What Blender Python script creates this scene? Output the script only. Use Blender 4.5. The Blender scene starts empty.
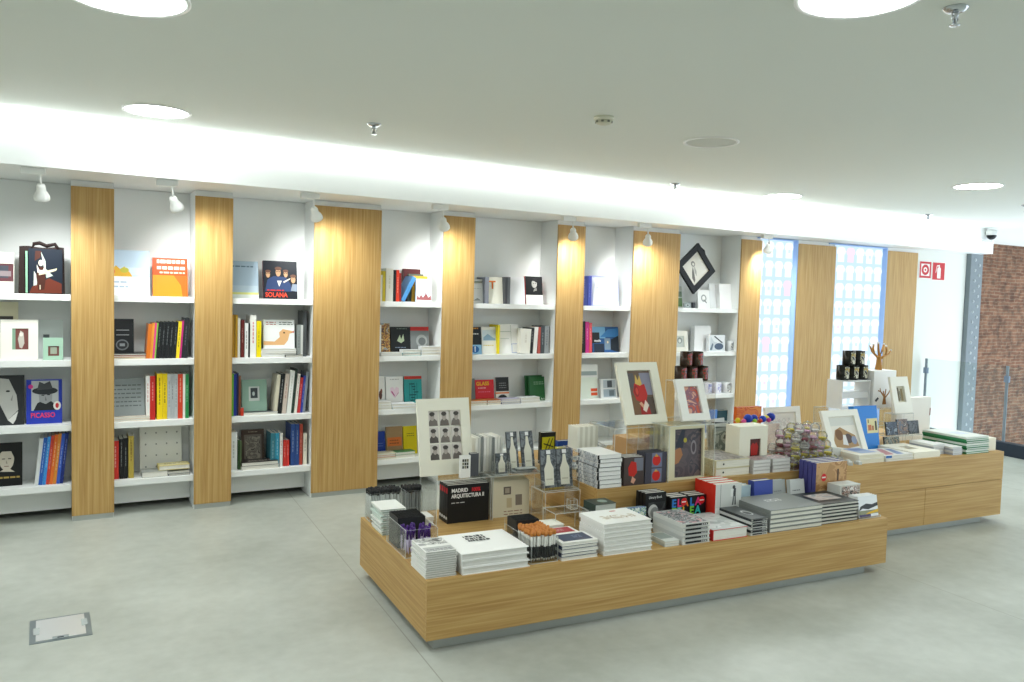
import bpy, bmesh, math, random
from mathutils import Matrix, Vector
R = math.radians
SC = bpy.context.scene
COL = SC.collection
rnd = random.Random(7)

# ------------------------------------------------------------------ camera, world, exposure
FOC, YAW, PITCH, ROLL = 805.9, R(29.2206), R(3.1872), R(1.5651)
EYE = Vector((0, 0, 1.6))
fw = Vector((math.sin(YAW) * math.cos(PITCH), math.cos(YAW) * math.cos(PITCH), -math.sin(PITCH)))
r0 = Vector((math.cos(YAW), -math.sin(YAW), 0)); u0 = r0.cross(fw)
rt = r0 * math.cos(ROLL) + u0 * math.sin(ROLL)
up = u0 * math.cos(ROLL) - r0 * math.sin(ROLL)
cam = bpy.data.objects.new('camera', bpy.data.cameras.new('camera'))
COL.objects.link(cam); SC.camera = cam
cam.data.sensor_width = 36; cam.data.lens = FOC * 36 / 1024; cam.data.clip_start = 0.05
cam.matrix_world = Matrix(((rt.x, up.x, -fw.x, EYE.x), (rt.y, up.y, -fw.y, EYE.y), (rt.z, up.z, -fw.z, EYE.z), (0, 0, 0, 1)))
W = bpy.data.worlds.new('world'); SC.world = W; W.use_nodes = True
W.node_tree.nodes['Background'].inputs[0].default_value = (0.80, 0.90, 1.0, 1)
W.node_tree.nodes['Background'].inputs[1].default_value = 0.9
SC.view_settings.view_transform = 'Standard'; SC.view_settings.look = 'None'
SC.view_settings.gamma = 1; SC.view_settings.use_curve_mapping = False
SC.view_settings.exposure = 1.50
SC.cycles.transparent_max_bounces = 40
E_DOWN, E_LED, E_SPOT, E_PANE, E_TILE = 15.5, 6.8, 11.5, 0.40, 0.46

# ------------------------------------------------------------------ measuring helpers (photo measurements to places in the room)
WY = 6.112                      # front plane of the wood panels
SHZ = [1.53, 1.09, 0.655, 0.248]   # shelf tops
AL = -0.05623; TN = Vector((1.404, 3.215, 0))
TX = Vector((math.cos(AL), math.sin(AL), 0)); TY = Vector((-math.sin(AL), math.cos(AL), 0))
ZL, ZR, ZB = 0.333, 0.537, 0.06
def ray(x, y): return fw + rt * ((x - 512) / FOC) - up * ((y - 341) / FOC)
def on_y(x, y, Y):
    d = ray(x, y); return EYE + d * (Y / d.y)
def on_z(x, y, Z):
    d = ray(x, y); return EYE + d * ((Z - 1.6) / d.z)
def uv(x, y, z):
    d = on_z(x, y, z) - TN; return d.dot(TX), d.dot(TY)
def hz(x, y, v):                # plane v = const of the table frame: (u, z)
    d = ray(x, y); P0 = TN + TY * v
    t = (P0 - EYE).dot(TY) / d.dot(TY); p = EYE + d * t
    return (p - TN).dot(TX), p.z
TM = Matrix.Translation(TN) @ Matrix.Rotation(AL, 4, 'Z')
def T(u, v, z): return TM @ Vector((u, v, z))

# ------------------------------------------------------------------ materials
MATS = {}
def srgb(h):
    c = [int(h[i:i + 2], 16) / 255 for i in (0, 2, 4)]
    return tuple(x / 12.92 if x <= 0.04045 else ((x + 0.055) / 1.055) ** 2.4 for x in c) + (1,)
def new_mat(name):
    m = bpy.data.materials.new(name); m.use_nodes = True
    return m, m.node_tree.nodes, m.node_tree.links, m.node_tree.nodes['Principled BSDF']
def C(h, rough=0.45, metal=0.0):
    k = (h, rough, metal)
    if k not in MATS:
        m, n, l, b = new_mat('paint_' + h)
        b.inputs['Base Color'].default_value = srgb(h); b.inputs['Roughness'].default_value = rough; b.inputs['Metallic'].default_value = metal; b.inputs['Specular IOR Level'].default_value = 0.5 if metal else 0.28
        nt = n.new('ShaderNodeTexNoise'); nt.inputs['Scale'].default_value = 40
        mr = n.new('ShaderNodeMapRange'); mr.inputs[3].default_value = max(0.05, rough - .06); mr.inputs[4].default_value = rough + .06
        l.new(nt.outputs['Fac'], mr.inputs[0]); l.new(mr.outputs[0], b.inputs['Roughness'])
        MATS[k] = m
    return MATS[k]
def emis(name, col, s):
    m = bpy.data.materials.new(name); m.use_nodes = True
    n = m.node_tree.nodes; n.clear()
    e = n.new('ShaderNodeEmission'); o = n.new('ShaderNodeOutputMaterial')
    e.inputs[0].default_value = (*col, 1); e.inputs[1].default_value = s
    m.node_tree.links.new(e.outputs[0], o.inputs[0]); return m
def wood(name, axis, c0='ae8649', c1='be985a', c2='ccaa6e'):
    """oak veneer, grain running along the given axis"""
    m, n, l, b = new_mat(name)
    tc = n.new('ShaderNodeTexCoord'); mp = n.new('ShaderNodeMapping')
    s = [38, 38, 38]; s['xyz'.index(axis)] = 0.8
    mp.inputs['Scale'].default_value = s
    l.new(tc.outputs['Object'], mp.inputs[0])
    n1 = n.new('ShaderNodeTexNoise'); n1.inputs['Scale'].default_value = 2.2; n1.inputs['Detail'].default_value = 6; n1.inputs['Distortion'].default_value = 0.5
    l.new(mp.outputs[0], n1.inputs['Vector'])
    mp2 = n.new('ShaderNodeMapping'); s2 = [3.0, 3.0, 3.0]; s2['xyz'.index(axis)] = 0.35
    mp2.inputs['Scale'].default_value = s2
    l.new(tc.outputs['Object'], mp2.inputs[0])
    n2 = n.new('ShaderNodeTexNoise'); n2.inputs['Scale'].default_value = 1.4; n2.inputs['Detail'].default_value = 2
    l.new(mp2.outputs[0], n2.inputs['Vector'])
    sn = n.new('ShaderNodeMath'); sn.operation = 'MULTIPLY'; sn.inputs[1].default_value = 60
    l.new(n2.outputs['Fac'], sn.inputs[0])
    si = n.new('ShaderNodeMath'); si.operation = 'SINE'; l.new(sn.outputs[0], si.inputs[0])
    ml = n.new('ShaderNodeMath'); ml.operation = 'MULTIPLY_ADD'; ml.inputs[1].default_value = 0.035
    l.new(si.outputs[0], ml.inputs[0]); l.new(n1.outputs['Fac'], ml.inputs[2])
    cr = n.new('ShaderNodeValToRGB')
    cr.color_ramp.elements[0].position = 0.3; cr.color_ramp.elements[0].color = srgb(c0)
    cr.color_ramp.elements[1].position = 0.72; cr.color_ramp.elements[1].color = srgb(c2)
    e = cr.color_ramp.elements.new(0.5); e.color = srgb(c1)
    l.new(ml.outputs[0], cr.inputs[0]); l.new(cr.outputs[0], b.inputs['Base Color'])
    b.inputs['Roughness'].default_value = 0.5
    return m
def concrete():
    m, n, l, b = new_mat('polished_concrete')
    tc = n.new('ShaderNodeTexCoord')
    n1 = n.new('ShaderNodeTexNoise'); n1.inputs['Scale'].default_value = 1.3; n1.inputs['Detail'].default_value = 8; n1.inputs['Roughness'].default_value = 0.6
    n2 = n.new('ShaderNodeTexNoise'); n2.inputs['Scale'].default_value = 14; n2.inputs['Detail'].default_value = 5
    l.new(tc.outputs['Object'], n1.inputs['Vector']); l.new(tc.outputs['Object'], n2.inputs['Vector'])
    mx = n.new('ShaderNodeMath'); mx.operation = 'MULTIPLY_ADD'; mx.inputs[1].default_value = 0.3
    l.new(n2.outputs['Fac'], mx.inputs[0]); l.new(n1.outputs['Fac'], mx.inputs[2])
    cr = n.new('ShaderNodeValToRGB')
    cr.color_ramp.elements[0].position = 0.45; cr.color_ramp.elements[0].color = srgb('a6aaa1')
    cr.color_ramp.elements[1].position = 0.85; cr.color_ramp.elements[1].color = srgb('c1c5bd')
    l.new(mx.outputs[0], cr.inputs[0])
    # saw-cut control joints, every 3 m, square to the display tables
    sx = n.new('ShaderNodeSeparateXYZ'); l.new(tc.outputs['Object'], sx.inputs[0])
    def joint(kx, ky, off):
        a = n.new('ShaderNodeMath'); a.operation = 'MULTIPLY'; a.inputs[1].default_value = kx; l.new(sx.outputs[0], a.inputs[0])
        c = n.new('ShaderNodeMath'); c.operation = 'MULTIPLY_ADD'; c.inputs[1].default_value = ky; l.new(sx.outputs[1], c.inputs[0]); l.new(a.outputs[0], c.inputs[2])
        d = n.new('ShaderNodeMath'); d.operation = 'ADD'; d.inputs[1].default_value = off; l.new(c.outputs[0], d.inputs[0])
        p = n.new('ShaderNodeMath'); p.operation = 'PINGPONG'; p.inputs[1].default_value = 1.5; l.new(d.outputs[0], p.inputs[0])
        g = n.new('ShaderNodeMath'); g.operation = 'LESS_THAN'; g.inputs[1].default_value = 0.003; l.new(p.outputs[0], g.inputs[0])
        return g
    j1 = joint(TX.x, TX.y, -TN.dot(TX) + 0.02 + 30)
    mxx = j1
    mc = n.new('ShaderNodeMix'); mc.data_type = 'RGBA'; l.new(mxx.outputs[0], mc.inputs['Factor'])
    l.new(cr.outputs[0], mc.inputs['A']); mc.inputs['B'].default_value = srgb('9a9c92')
    l.new(mc.outputs['Result'], b.inputs['Base Color'])
    b.inputs['Roughness'].default_value = 0.42; b.inputs['Specular IOR Level'].default_value = 0.35
    return m
def brick():
    m, n, l, b = new_mat('old_brick')
    tc = n.new('ShaderNodeTexCoord'); mp = n.new('ShaderNodeMapping'); mp.inputs['Rotation'].default_value = (R(90), 0, 0)
    l.new(tc.outputs['Object'], mp.inputs[0])
    nz = n.new('ShaderNodeTexNoise'); nz.inputs['Scale'].default_value = 5; nz.inputs['Detail'].default_value = 6
    l.new(tc.outputs['Object'], nz.inputs['Vector'])
    va = n.new('ShaderNodeMixRGB'); va.blend_type = 'LINEAR_LIGHT'; va.inputs[0].default_value = 0.03
    l.new(mp.outputs[0], va.inputs[1]); l.new(nz.outputs['Color'], va.inputs[2])
    bt = n.new('ShaderNodeTexBrick')
    bt.inputs['Scale'].default_value = 1; bt.inputs['Brick Width'].default_value = 0.27; bt.inputs['Row Height'].default_value = 0.052
    bt.inputs['Mortar Size'].default_value = 0.008; bt.inputs['Mortar Smooth'].default_value = 0.4
    bt.inputs['Color1'].default_value = srgb('6e4a36'); bt.inputs['Color2'].default_value = srgb('7f5c45'); bt.inputs['Mortar'].default_value = srgb('86725f')
    l.new(va.outputs[0], bt.inputs['Vector'])
    n3 = n.new('ShaderNodeTexNoise'); n3.inputs['Scale'].default_value = 9; n3.inputs['Detail'].default_value = 7; l.new(tc.outputs['Object'], n3.inputs['Vector'])
    cr = n.new('ShaderNodeValToRGB'); cr.color_ramp.elements[0].position = .32; cr.color_ramp.elements[0].color = (.35, .33, .32, 1); cr.color_ramp.elements[1].position = .7; cr.color_ramp.elements[1].color = (1.3, 1.25, 1.2, 1)
    l.new(n3.outputs['Fac'], cr.inputs[0])
    mm = n.new('ShaderNodeMixRGB'); mm.blend_type = 'MULTIPLY'; mm.inputs[0].default_value = 0.8
    l.new(bt.outputs['Color'], mm.inputs[1]); l.new(cr.outputs[0], mm.inputs[2]); l.new(mm.outputs[0], b.inputs['Base Color'])
    bp = n.new('ShaderNodeBump'); bp.inputs['Strength'].default_value = 0.6; bp.inputs['Distance'].default_value = 0.02
    l.new(n3.outputs['Fac'], bp.inputs['Height']); l.new(bp.outputs[0], b.inputs['Normal'])
    b.inputs['Roughness'].default_value = 0.9
    return m
def clear(name, tint=(0.97, 0.985, 0.975), glossy=0.5, milky=0.0, milk=(.9, .93, .9)):
    """thin clear acrylic or glass: see-through with a sheen"""
    m = bpy.data.materials.new(name); m.use_nodes = True
    n = m.node_tree.nodes; l = m.node_tree.links; n.clear()
    o = n.new('ShaderNodeOutputMaterial'); t = n.new('ShaderNodeBsdfTransparent'); t.inputs[0].default_value = (*tint, 1)
    g = n.new('ShaderNodeBsdfGlossy'); g.inputs['Roughness'].default_value = 0.06
    f = n.new('ShaderNodeFresnel'); f.inputs[0].default_value = 1.45
    k = n.new('ShaderNodeMath'); k.operation = 'MULTIPLY'; k.inputs[1].default_value = glossy; l.new(f.outputs[0], k.inputs[0])
    x = n.new('ShaderNodeMixShader'); l.new(k.outputs[0], x.inputs[0]); l.new(t.outputs[0], x.inputs[1]); l.new(g.outputs[0], x.inputs[2])
    out = x
    if milky:
        d = n.new('ShaderNodeBsdfDiffuse'); d.inputs[0].default_value = (*milk, 1)
        y = n.new('ShaderNodeMixShader'); y.inputs[0].default_value = milky; l.new(x.outputs[0], y.inputs[1]); l.new(d.outputs[0], y.inputs[2]); out = y
    l.new(out.outputs[0], o.inputs[0]); return m
def printed(name, cols, scale=14.0, seed=0.0):
    """a printed picture of soft patches in the given colours"""
    k = ('print', name)
    if k in MATS: return MATS[k]
    m, n, l, b = new_mat('print_' + name)
    tc = n.new('ShaderNodeTexCoord'); mp = n.new('ShaderNodeMapping'); mp.inputs['Location'].default_value = (seed * 3.1, seed * 1.7, seed)
    l.new(tc.outputs['Object'], mp.inputs[0])
    nz = n.new('ShaderNodeTexNoise'); nz.inputs['Scale'].default_value = scale; nz.inputs['Detail'].default_value = 3; nz.inputs['Distortion'].default_value = 1.2
    l.new(mp.outputs[0], nz.inputs['Vector'])
    cr = n.new('ShaderNodeValToRGB'); cr.color_ramp.interpolation = 'CONSTANT'
    N = len(cols)
    while len(cr.color_ramp.elements) < N: cr.color_ramp.elements.new(0.5)
    for i, c in enumerate(cols):
        cr.color_ramp.elements[i].position = 0 if i == 0 else 0.34 + 0.32 * i / N
    for i, c in enumerate(cols): cr.color_ramp.elements[i].color = srgb(c)
    l.new(nz.outputs['Fac'], cr.inputs[0]); l.new(cr.outputs[0], b.inputs['Base Color'])
    b.inputs['Roughness'].default_value = 0.4
    MATS[k] = m; return m
def pages_mat(h):
    k = ('pages', h)
    if k not in MATS:
        m, n, l, b = new_mat('pages_' + h)
        tc = n.new('ShaderNodeTexCoord'); mp = n.new('ShaderNodeMapping'); mp.inputs['Scale'].default_value = (3, 3, 900)
        l.new(tc.outputs['Object'], mp.inputs[0])
        nz = n.new('ShaderNodeTexNoise'); nz.inputs['Scale'].default_value = 1; l.new(mp.outputs[0], nz.inputs['Vector'])
        cr = n.new('ShaderNodeValToRGB'); a = srgb(h)
        cr.color_ramp.elements[0].position = .35; cr.color_ramp.elements[0].color = (a[0] * .78, a[1] * .78, a[2] * .76, 1)
        cr.color_ramp.elements[1].position = .6; cr.color_ramp.elements[1].color = a
        l.new(nz.outputs['Fac'], cr.inputs[0]); l.new(cr.outputs[0], b.inputs['Base Color']); b.inputs['Roughness'].default_value = 0.8
        MATS[k] = m
    return MATS[k]
WHITE = C('f2f3ef', 0.5); LACQ = C('f1f3f1', 0.4); PLASTER = C('e9ebe4', 0.85); CEIL = C('e9ede6', 0.9)
OAKV = wood('oak_vertical', 'z'); OAKH = wood('oak_horizontal', 'x')
OAKP = wood('oak_pale_vertical', 'z')
STEEL = C('b6bab6', 0.4, 0.45); CHROME = C('c8ccd0', 0.18, 1.0); DARKM = C('2b2f33', 0.4)
ACR = clear('clear_acrylic', (.992, .996, .994), .35); ACRE = clear('acrylic_edge', glossy=0.6, milky=0.6)
GLASS = clear('railing_glass', tint=(0.93, 0.96, 0.95), glossy=0.3)
PG = 'f1efe6'

# ------------------------------------------------------------------ mesh helpers
class G:
    """collects faces, builds ONE mesh object"""
    def __init__(s): s.v = []; s.f = []; s.m = []; s.mats = []; s.smooth = []
    def mi(s, m):
        if m not in s.mats: s.mats.append(m)
        return s.mats.index(m)
    def face(s, pts, m, sm=False):
        b = len(s.v); s.v += [tuple(p) for p in pts]; s.f.append(tuple(range(b, b + len(pts)))); s.m.append(s.mi(m)); s.smooth.append(sm); return s
    def box(s, x0, x1, y0, y1, z0, z1, m, M=None, skip=''):
        p = [Vector(q) for q in ((x0, y0, z0), (x1, y0, z0), (x1, y1, z0), (x0, y1, z0), (x0, y0, z1), (x1, y0, z1), (x1, y1, z1), (x0, y1, z1))]
        if M is not None: p = [M @ q for q in p]
        b = len(s.v); s.v += [tuple(q) for q in p]; k = s.mi(m)
        for f in ((0, 3, 2, 1), (4, 5, 6, 7), (0, 1, 5, 4), (1, 2, 6, 5), (2, 3, 7, 6), (3, 0, 4, 7)):
            s.f.append(tuple(b + i for i in f)); s.m.append(k); s.smooth.append(False)
        return s
    def prism(s, pts, z0, z1, m, M=None):
        """polygon in xy (counter-clockwise) extruded z0..z1"""
        M = M or Matrix()
        n = len(pts); b = len(s.v); k = s.mi(m)
        s.v += [tuple(M @ Vector((x, y, z0))) for x, y in pts] + [tuple(M @ Vector((x, y, z1))) for x, y in pts]
        s.f.append(tuple(b + i for i in reversed(range(n)))); s.f.append(tuple(b + n + i for i in range(n))); s.m += [k, k]; s.smooth += [False, False]
        for i in range(n):
            j = (i + 1) % n; s.f.append((b + i, b + j, b + n + j, b + n + i)); s.m.append(k); s.smooth.append(False)
        return s
    def lathe(s, prof, m, M=None, n=24, cap=True):
        """(radius, z) profile turned round z"""
        M = M or Matrix(); b = len(s.v); k = s.mi(m)
        for r, z in prof:
            for i in range(n):
                a = 2 * math.pi * i / n; s.v.append(tuple(M @ Vector((r * math.cos(a), r * math.sin(a), z))))
        for j in range(len(prof) - 1):
            for i in range(n):
                i2 = (i + 1) % n
                s.f.append((b + j * n + i, b + j * n + i2, b + (j + 1) * n + i2, b + (j + 1) * n + i)); s.m.append(k); s.smooth.append(True)
        if cap:
            s.f.append(tuple(b + i for i in reversed(range(n)))); s.f.append(tuple(b + (len(prof) - 1) * n + i for i in range(n))); s.m += [k, k]; s.smooth += [False, False]
        return s
    def tube(s, pts, rads, m, n=10):
        pts = [Vector(p) for p in pts]; b = len(s.v); k = s.mi(m)
        if not isinstance(rads, (list, tuple)): rads = [rads] * len(pts)
        for i, p in enumerate(pts):
            d = (pts[min(i + 1, len(pts) - 1)] - pts[max(i - 1, 0)]).normalized()
            a = d.cross(Vector((0, 0, 1)) if abs(d.z) < .9 else Vector((1, 0, 0))).normalized(); c = d.cross(a)
            for j in range(n):
                t = 2 * math.pi * j / n; s.v.append(tuple(p + (a * math.cos(t) + c * math.sin(t)) * rads[i]))
        for i in range(len(pts) - 1):
            for j in range(n):
                j2 = (j + 1) % n
                s.f.append((b + i * n + j, b + (i + 1) * n + j, b + (i + 1) * n + j2, b + i * n + j2)); s.m.append(k); s.smooth.append(True)
        s.f.append(tuple(b + j for j in range(n))); s.f.append(tuple(b + (len(pts) - 1) * n + j for j in reversed(range(n)))); s.m += [k, k]; s.smooth += [False, False]
        return s
    def ball(s, c, r, m, n=16, squash=(1, 1, 1), z0=-1.0, z1=1.0):
        prof = []
        for i in range(n // 2 + 1):
            z = z0 + (z1 - z0) * (0.5 - 0.5 * math.cos(math.pi * i / (n // 2)))
            prof.append((max(1e-4, r * math.sqrt(max(0, 1 - z * z))), z * r))
        return s.lathe(prof, m, Matrix.Translation(Vector(c)) @ Matrix.Diagonal((*squash, 1)), n)
    def build(s, name, parent=None, M=None, bevel=0.0):
        me = bpy.data.meshes.new(name); me.from_pydata(s.v, [], s.f)
        for m in s.mats: me.materials.append(m)
        me.polygons.foreach_set('material_index', s.m); me.polygons.foreach_set('use_smooth', s.smooth); me.update()
        return link(name, me, parent, M, bevel)
def link(name, me, parent=None, M=None, bevel=0.0):
    o = bpy.data.objects.new(name, me); COL.objects.link(o)
    if parent: o.parent = parent
    if M is not None: o.matrix_local = M
    if bevel:
        b = o.modifiers.new('edge', 'BEVEL'); b.width = bevel; b.segments = 2; b.limit_method = 'ANGLE'
    return o
def tag(o, label, cat, group=None):
    o['label'] = label; o['category'] = cat
    if group: o['group'] = group
    return o
def struct(o): o['kind'] = 'structure'; return o
def empty(name, M, label, cat, group=None):
    o = link(name, None, None, M); o.empty_display_size = 0.05
    return tag(o, label, cat, group)
def copy_thing(o, M, label=None, group=None):
    c = o.copy(); COL.objects.link(c); c.matrix_local = M
    if label: c['label'] = label
    if group: c['group'] = group
    for ch in o.children:
        d = ch.copy(); COL.objects.link(d); d.parent = c
        for g in ch.children:
            e = g.copy(); COL.objects.link(e); e.parent = d
    return c
TXT = {}
def text(s, size, m, parent, M, name='title_lettering', align='LEFT', bold=0.0, sx=1.0):
    k = (s, size, m.name, align, bold)
    if k not in TXT:
        cu = bpy.data.curves.new('lettering', 'FONT'); cu.body = s; cu.size = size; cu.align_x = align; cu.extrude = 0.0002; cu.offset = bold; cu.space_character = 1.0
        cu.resolution_u = 3
        t = bpy.data.objects.new('lettering', cu); me = bpy.data.meshes.new_from_object(t)
        me.materials.clear(); me.materials.append(m); bpy.data.objects.remove(t); TXT[k] = me
    return link(name, TXT[k], parent, M @ Matrix.Diagonal((sx, 1, 1, 1)))
class Art:
    """flat printed shapes on a face, given in 0..1 of its width and height; one mesh"""
    def __init__(s, w, h, z=0.0004): s.g = G(); s.w = w; s.h = h; s.z = z
    def P(s, x, y): return (x * s.w, y * s.h, s.z)
    def mat(s, c): return C(c, .4) if isinstance(c, str) else c
    def rect(s, x0, y0, x1, y1, c): s.g.face([s.P(x0, y0), s.P(x1, y0), s.P(x1, y1), s.P(x0, y1)], s.mat(c)); s.z += .00015; return s
    def poly(s, pts, c): s.g.face([s.P(*p) for p in pts], s.mat(c)); s.z += .00015; return s
    def ell(s, cx, cy, rx, ry, c, n=20, a0=0, a1=360):
        s.g.face([s.P(cx + rx * math.cos(R(a0 + (a1 - a0) * i / n)), cy + ry * math.sin(R(a0 + (a1 - a0) * i / n))) for i in range(n + (a1 - a0 < 360))], s.mat(c)); s.z += .00015; return s
    def lines(s, x0, x1, y, n, dy, c, th=.02, seed=1):
        q = random.Random(seed)
        for i in range(n):
            x = x0
            while x < x1 - .04:
                w = min(q.uniform(.06, .16), x1 - x); s.g.face([s.P(x, y), s.P(x + w, y), s.P(x + w, y + th), s.P(x, y + th)], s.mat(c)); x += w + .03
            y -= dy
        s.z += .00015; return s
    def build(s, parent, M=None, name='cover_picture'): return s.g.build(name, parent, M)

# ------------------------------------------------------------------ books
LYING = Matrix()
FACE = Matrix.Rotation(R(90), 4, 'X')                                             # front cover looks at the room, spine on its left
SPINE = Matrix(((0, 0, 1, 0), (1, 0, 0, 0), (0, 1, 0, 0), (0, 0, 0, 1)))          # spine looks at the room
BK = {}
def book_mesh(w, h, t, cover, page, board, inset):
    k = (round(w, 3), round(h, 3), round(t, 4), cover.name, page, board, inset)
    if k not in BK:
        g = G(); b = min(board, t * .3)
        g.box(0, w, 0, h, 0, b, cover).box(0, w, 0, h, t - b, t, cover).box(0, b, 0, h, b, t - b, cover)
        me = bpy.data.meshes.new('book'); me.from_pydata(g.v, [], g.f); me.materials.append(cover)
        p = G(); p.box(b, w - inset, inset, h - inset, b, t - b, pages_mat(page))
        mp = bpy.data.meshes.new('page_block'); mp.from_pydata(p.v, [], p.f); mp.materials.append(pages_mat(page))
        BK[k] = (me, mp)
    return BK[k]
LABELS = []
def book(w, h, t, cover, M, label, group=None, page=PG, board=.0022, inset=.003, name='book', cat='book'):
    cm = C(cover, .35) if isinstance(cover, str) else cover
    me, mp = book_mesh(w, h, t, cm, page, board, inset)
    o = link(name, me, None, M); link('page_block', mp, o)
    tag(o, label, cat, group); LABELS.append(label); return o
def front(o, w, h, t): return Art(w, h, t + .0004)
ORD = ['first', 'second', 'third', 'fourth', 'fifth', 'sixth', 'seventh', 'eighth', 'ninth', 'tenth', 'eleventh', 'twelfth', 'thirteenth', 'fourteenth', 'fifteenth', 'sixteenth']
def ordtop(i, n): return 'topmost' if i == n - 1 else ('lowest' if i == 0 else ORD[n - 1 - i] + ' from top')
def stack(u0, u1, v, z, H, n, d, cover, what, where, group, page=PG, jit=.006, board=.0022, top=None, spine_art=None, name='book', rot=0.0, inset=.003):
    """n books lying on each other, spine towards smaller u; returns the books, lowest first"""
    out = []; t = H / n; w = u1 - u0
    covers = cover if isinstance(cover, list) else [cover]
    for i in range(n):
        du, dv, a = (rnd.uniform(-jit, jit) for _ in range(3))
        if i == 0: du = dv = a = 0
        M = TM @ Matrix.Translation((u0 + du, v + abs(dv), z + i * t)) @ Matrix.Rotation(R(rot) + a * 1.5, 4, 'Z')
        lab = f'{what}, {ordtop(i, n)}, {where[4:] if where.startswith("the ") else where}' if n > 1 else f'{what}, {where}'
        o = book(w, d, t - .0012, covers[i % len(covers)], M, lab, group, page, board, inset, name)
        if spine_art: spine_art(o, w, d, t - .0012)
        out.append(o)
    if top: top(out[-1], w, d, t - .0012)
    return out
BAY = ['first bay with tote bag', 'second bay from tote bag', 'third bay from tote bag', 'fourth bay from tote bag', 'fifth bay from tote bag', 'sixth bay from tote bag', 'bay next to lit windows']
SHN = ['top shelf', 'second shelf', 'third shelf', 'lowest shelf']
def place(bay, sh): return f'{SHN[sh]}, {BAY[bay]}'
def extent(px0, px1, ytop, Y, z):
    a = on_y(px0, ytop, Y); b = on_y(px1, ytop, Y); return a.x, b.x, max(.02, (a.z + b.z) / 2 - z)
def face_out(bay, sh, px0, px1, ytop, cover, what, t=.02, Y=6.24, lean=8, dz=0.0, page=PG, art=None, name='book', cat='book', group=None, turn=0):
    """a book standing with its cover to the room, leaning back"""
    z = SHZ[sh] + dz
    x0, x1, h = extent(px0, px1, ytop, Y, z); h /= math.cos(R(lean))
    M = Matrix.Translation((x0, Y, z)) @ Matrix.Rotation(R(turn), 4, 'Z') @ Matrix.Rotation(R(-lean), 4, 'X') @ Matrix.Translation((0, t, 0)) @ FACE
    w = x1 - x0
    o = book(w, h, t, cover, M, f'{what}, {place(bay, sh)}', group, page, name=name, cat=cat)
    if art: art(front(o, w, h, t)).build(o)
    return o, w, h, t
def row(bay, sh, items, Y=6.19, lean=0, depth=.17, group=None, dz=0.0):
    """books with their spines to the room: (px0, px1, ytop, colour, description[, spine mark colour])"""
    for it in items:
        px0, px1, ytop, col, what = it[:5]; mark = it[5] if len(it) > 5 else None
        z = SHZ[sh] + dz; x0, x1, h = extent(px0, px1, ytop, Y, z); t = max(.006, x1 - x0 - .001)
        s = math.sin(R(abs(lean))); h = h / max(.6, math.cos(R(lean)))
        M = Matrix.Translation((x0, Y, z + (t * s if lean > 0 else 0))) @ Matrix.Rotation(R(lean), 4, 'Y') @ SPINE
        o = book(depth, h, t, col, M, f'{what}, {place(bay, sh)}', group or f'books on the {place(bay, sh)}', board=.0015)
        if mark:
            q = random.Random(px0 * 7 + sh); g = G(); m = C(''.join('%02x' % ((int(mark[k:k + 2], 16) + int(col[k:k + 2], 16)) // 2) for k in (0, 2, 4)), .4); e = -.0004
            y0 = q.uniform(.25, .45) * h; y1 = q.uniform(.75, .92) * h
            ys = y0
            while ys < y1:
                l = q.uniform(.012, .03); ye = min(y1, ys + l)
                g.face([(e, ys, t * .40), (e, ye, t * .40), (e, ye, t * .60), (e, ys, t * .60)], m); ys = ye + .006
            g.build('spine_lettering', o)
def lying(bay, sh, px0, px1, thick, cover, what, Y=6.17, d=.17, dz=0.0, page=PG, art=None, n=1, turn=0, group=None):
    z = SHZ[sh] + dz; x0, x1, _ = extent(px0, px1, 360, Y, z); yb = None
    a = None
    # the pixel columns are read at the shelf's own height
    py = {0: 298, 1: 358, 2: 415, 3: 472}[sh]
    x0 = on_y(px0, py, Y).x; x1 = on_y(px1, py, Y).x
    t = thick * (1.45 if bay > 2 else 1.1) / n
    for i in range(n):
        M = Matrix.Translation((x0 + (rnd.uniform(-.004, .004) if i else 0), Y + (rnd.uniform(0, .008) if i else 0), z + i * t)) @ Matrix.Rotation(R(turn), 4, 'Z')
        lab = f'{what}, {ordtop(i, n)} in pile, {place(bay, sh)}' if n > 1 else f'{what}, {place(bay, sh)}'
        c = cover[i % len(cover)] if isinstance(cover, list) else cover
        o = book(x1 - x0, d, t - .0005, c, M, lab, group or f'books on the {place(bay, sh)}', page)
    if art: art(front(o, x1 - x0, d, t - .0005)).build(o)
    return o
def mount(w, h, t, op, M, label, cat='picture', name='mounted_print', art=None, mat='f3efe0', group=None, pic='cfc8bc'):
    """a picture behind a cut card window; op = opening x0,y0,x1,y1 in 0..1. Local x right, y up, z towards the viewer"""
    g = G(); m = C(mat, .7)
    a, b, c, d = op[0] * w, op[1] * h, op[2] * w, op[3] * h
    g.box(0, w, 0, b, 0, t, m).box(0, w, d, h, 0, t, m).box(0, a, b, d, 0, t, m).box(c, w, b, d, 0, t, m).box(a, c, b, d, 0, t * .35, m)
    o = g.build(name, None, M); tag(o, label, cat, group); LABELS.append(label)
    A = Art(c - a, d - b); A.rect(0, 0, 1, 1, pic)
    if art: art(A)
    A.build(o, Matrix.Translation((a, b, t * .35)), 'picture')
    return o
def stand(u, v, z, lean, turn=0):   # matrix for an upright face on a table: local x right, y up, z to the viewer
    return TM @ Matrix.Translation((u, v, z)) @ Matrix.Rotation(R(turn), 4, 'Z') @ Matrix.Rotation(R(-lean), 4, 'X') @ FACE
def sheet_box(g, x0, x1, y0, y1, z0, z1):
    """one clear sheet: faces clear, the thin edges milky"""
    b = len(g.f); g.box(x0, x1, y0, y1, z0, z1, ACR)
    d = (x1 - x0, y1 - y0, z1 - z0); k = d.index(min(d)); e = g.mi(ACRE)
    for i, ax in enumerate((2, 2, 1, 0, 1, 0)):
        if ax != k: g.m[b + i] = e
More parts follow.
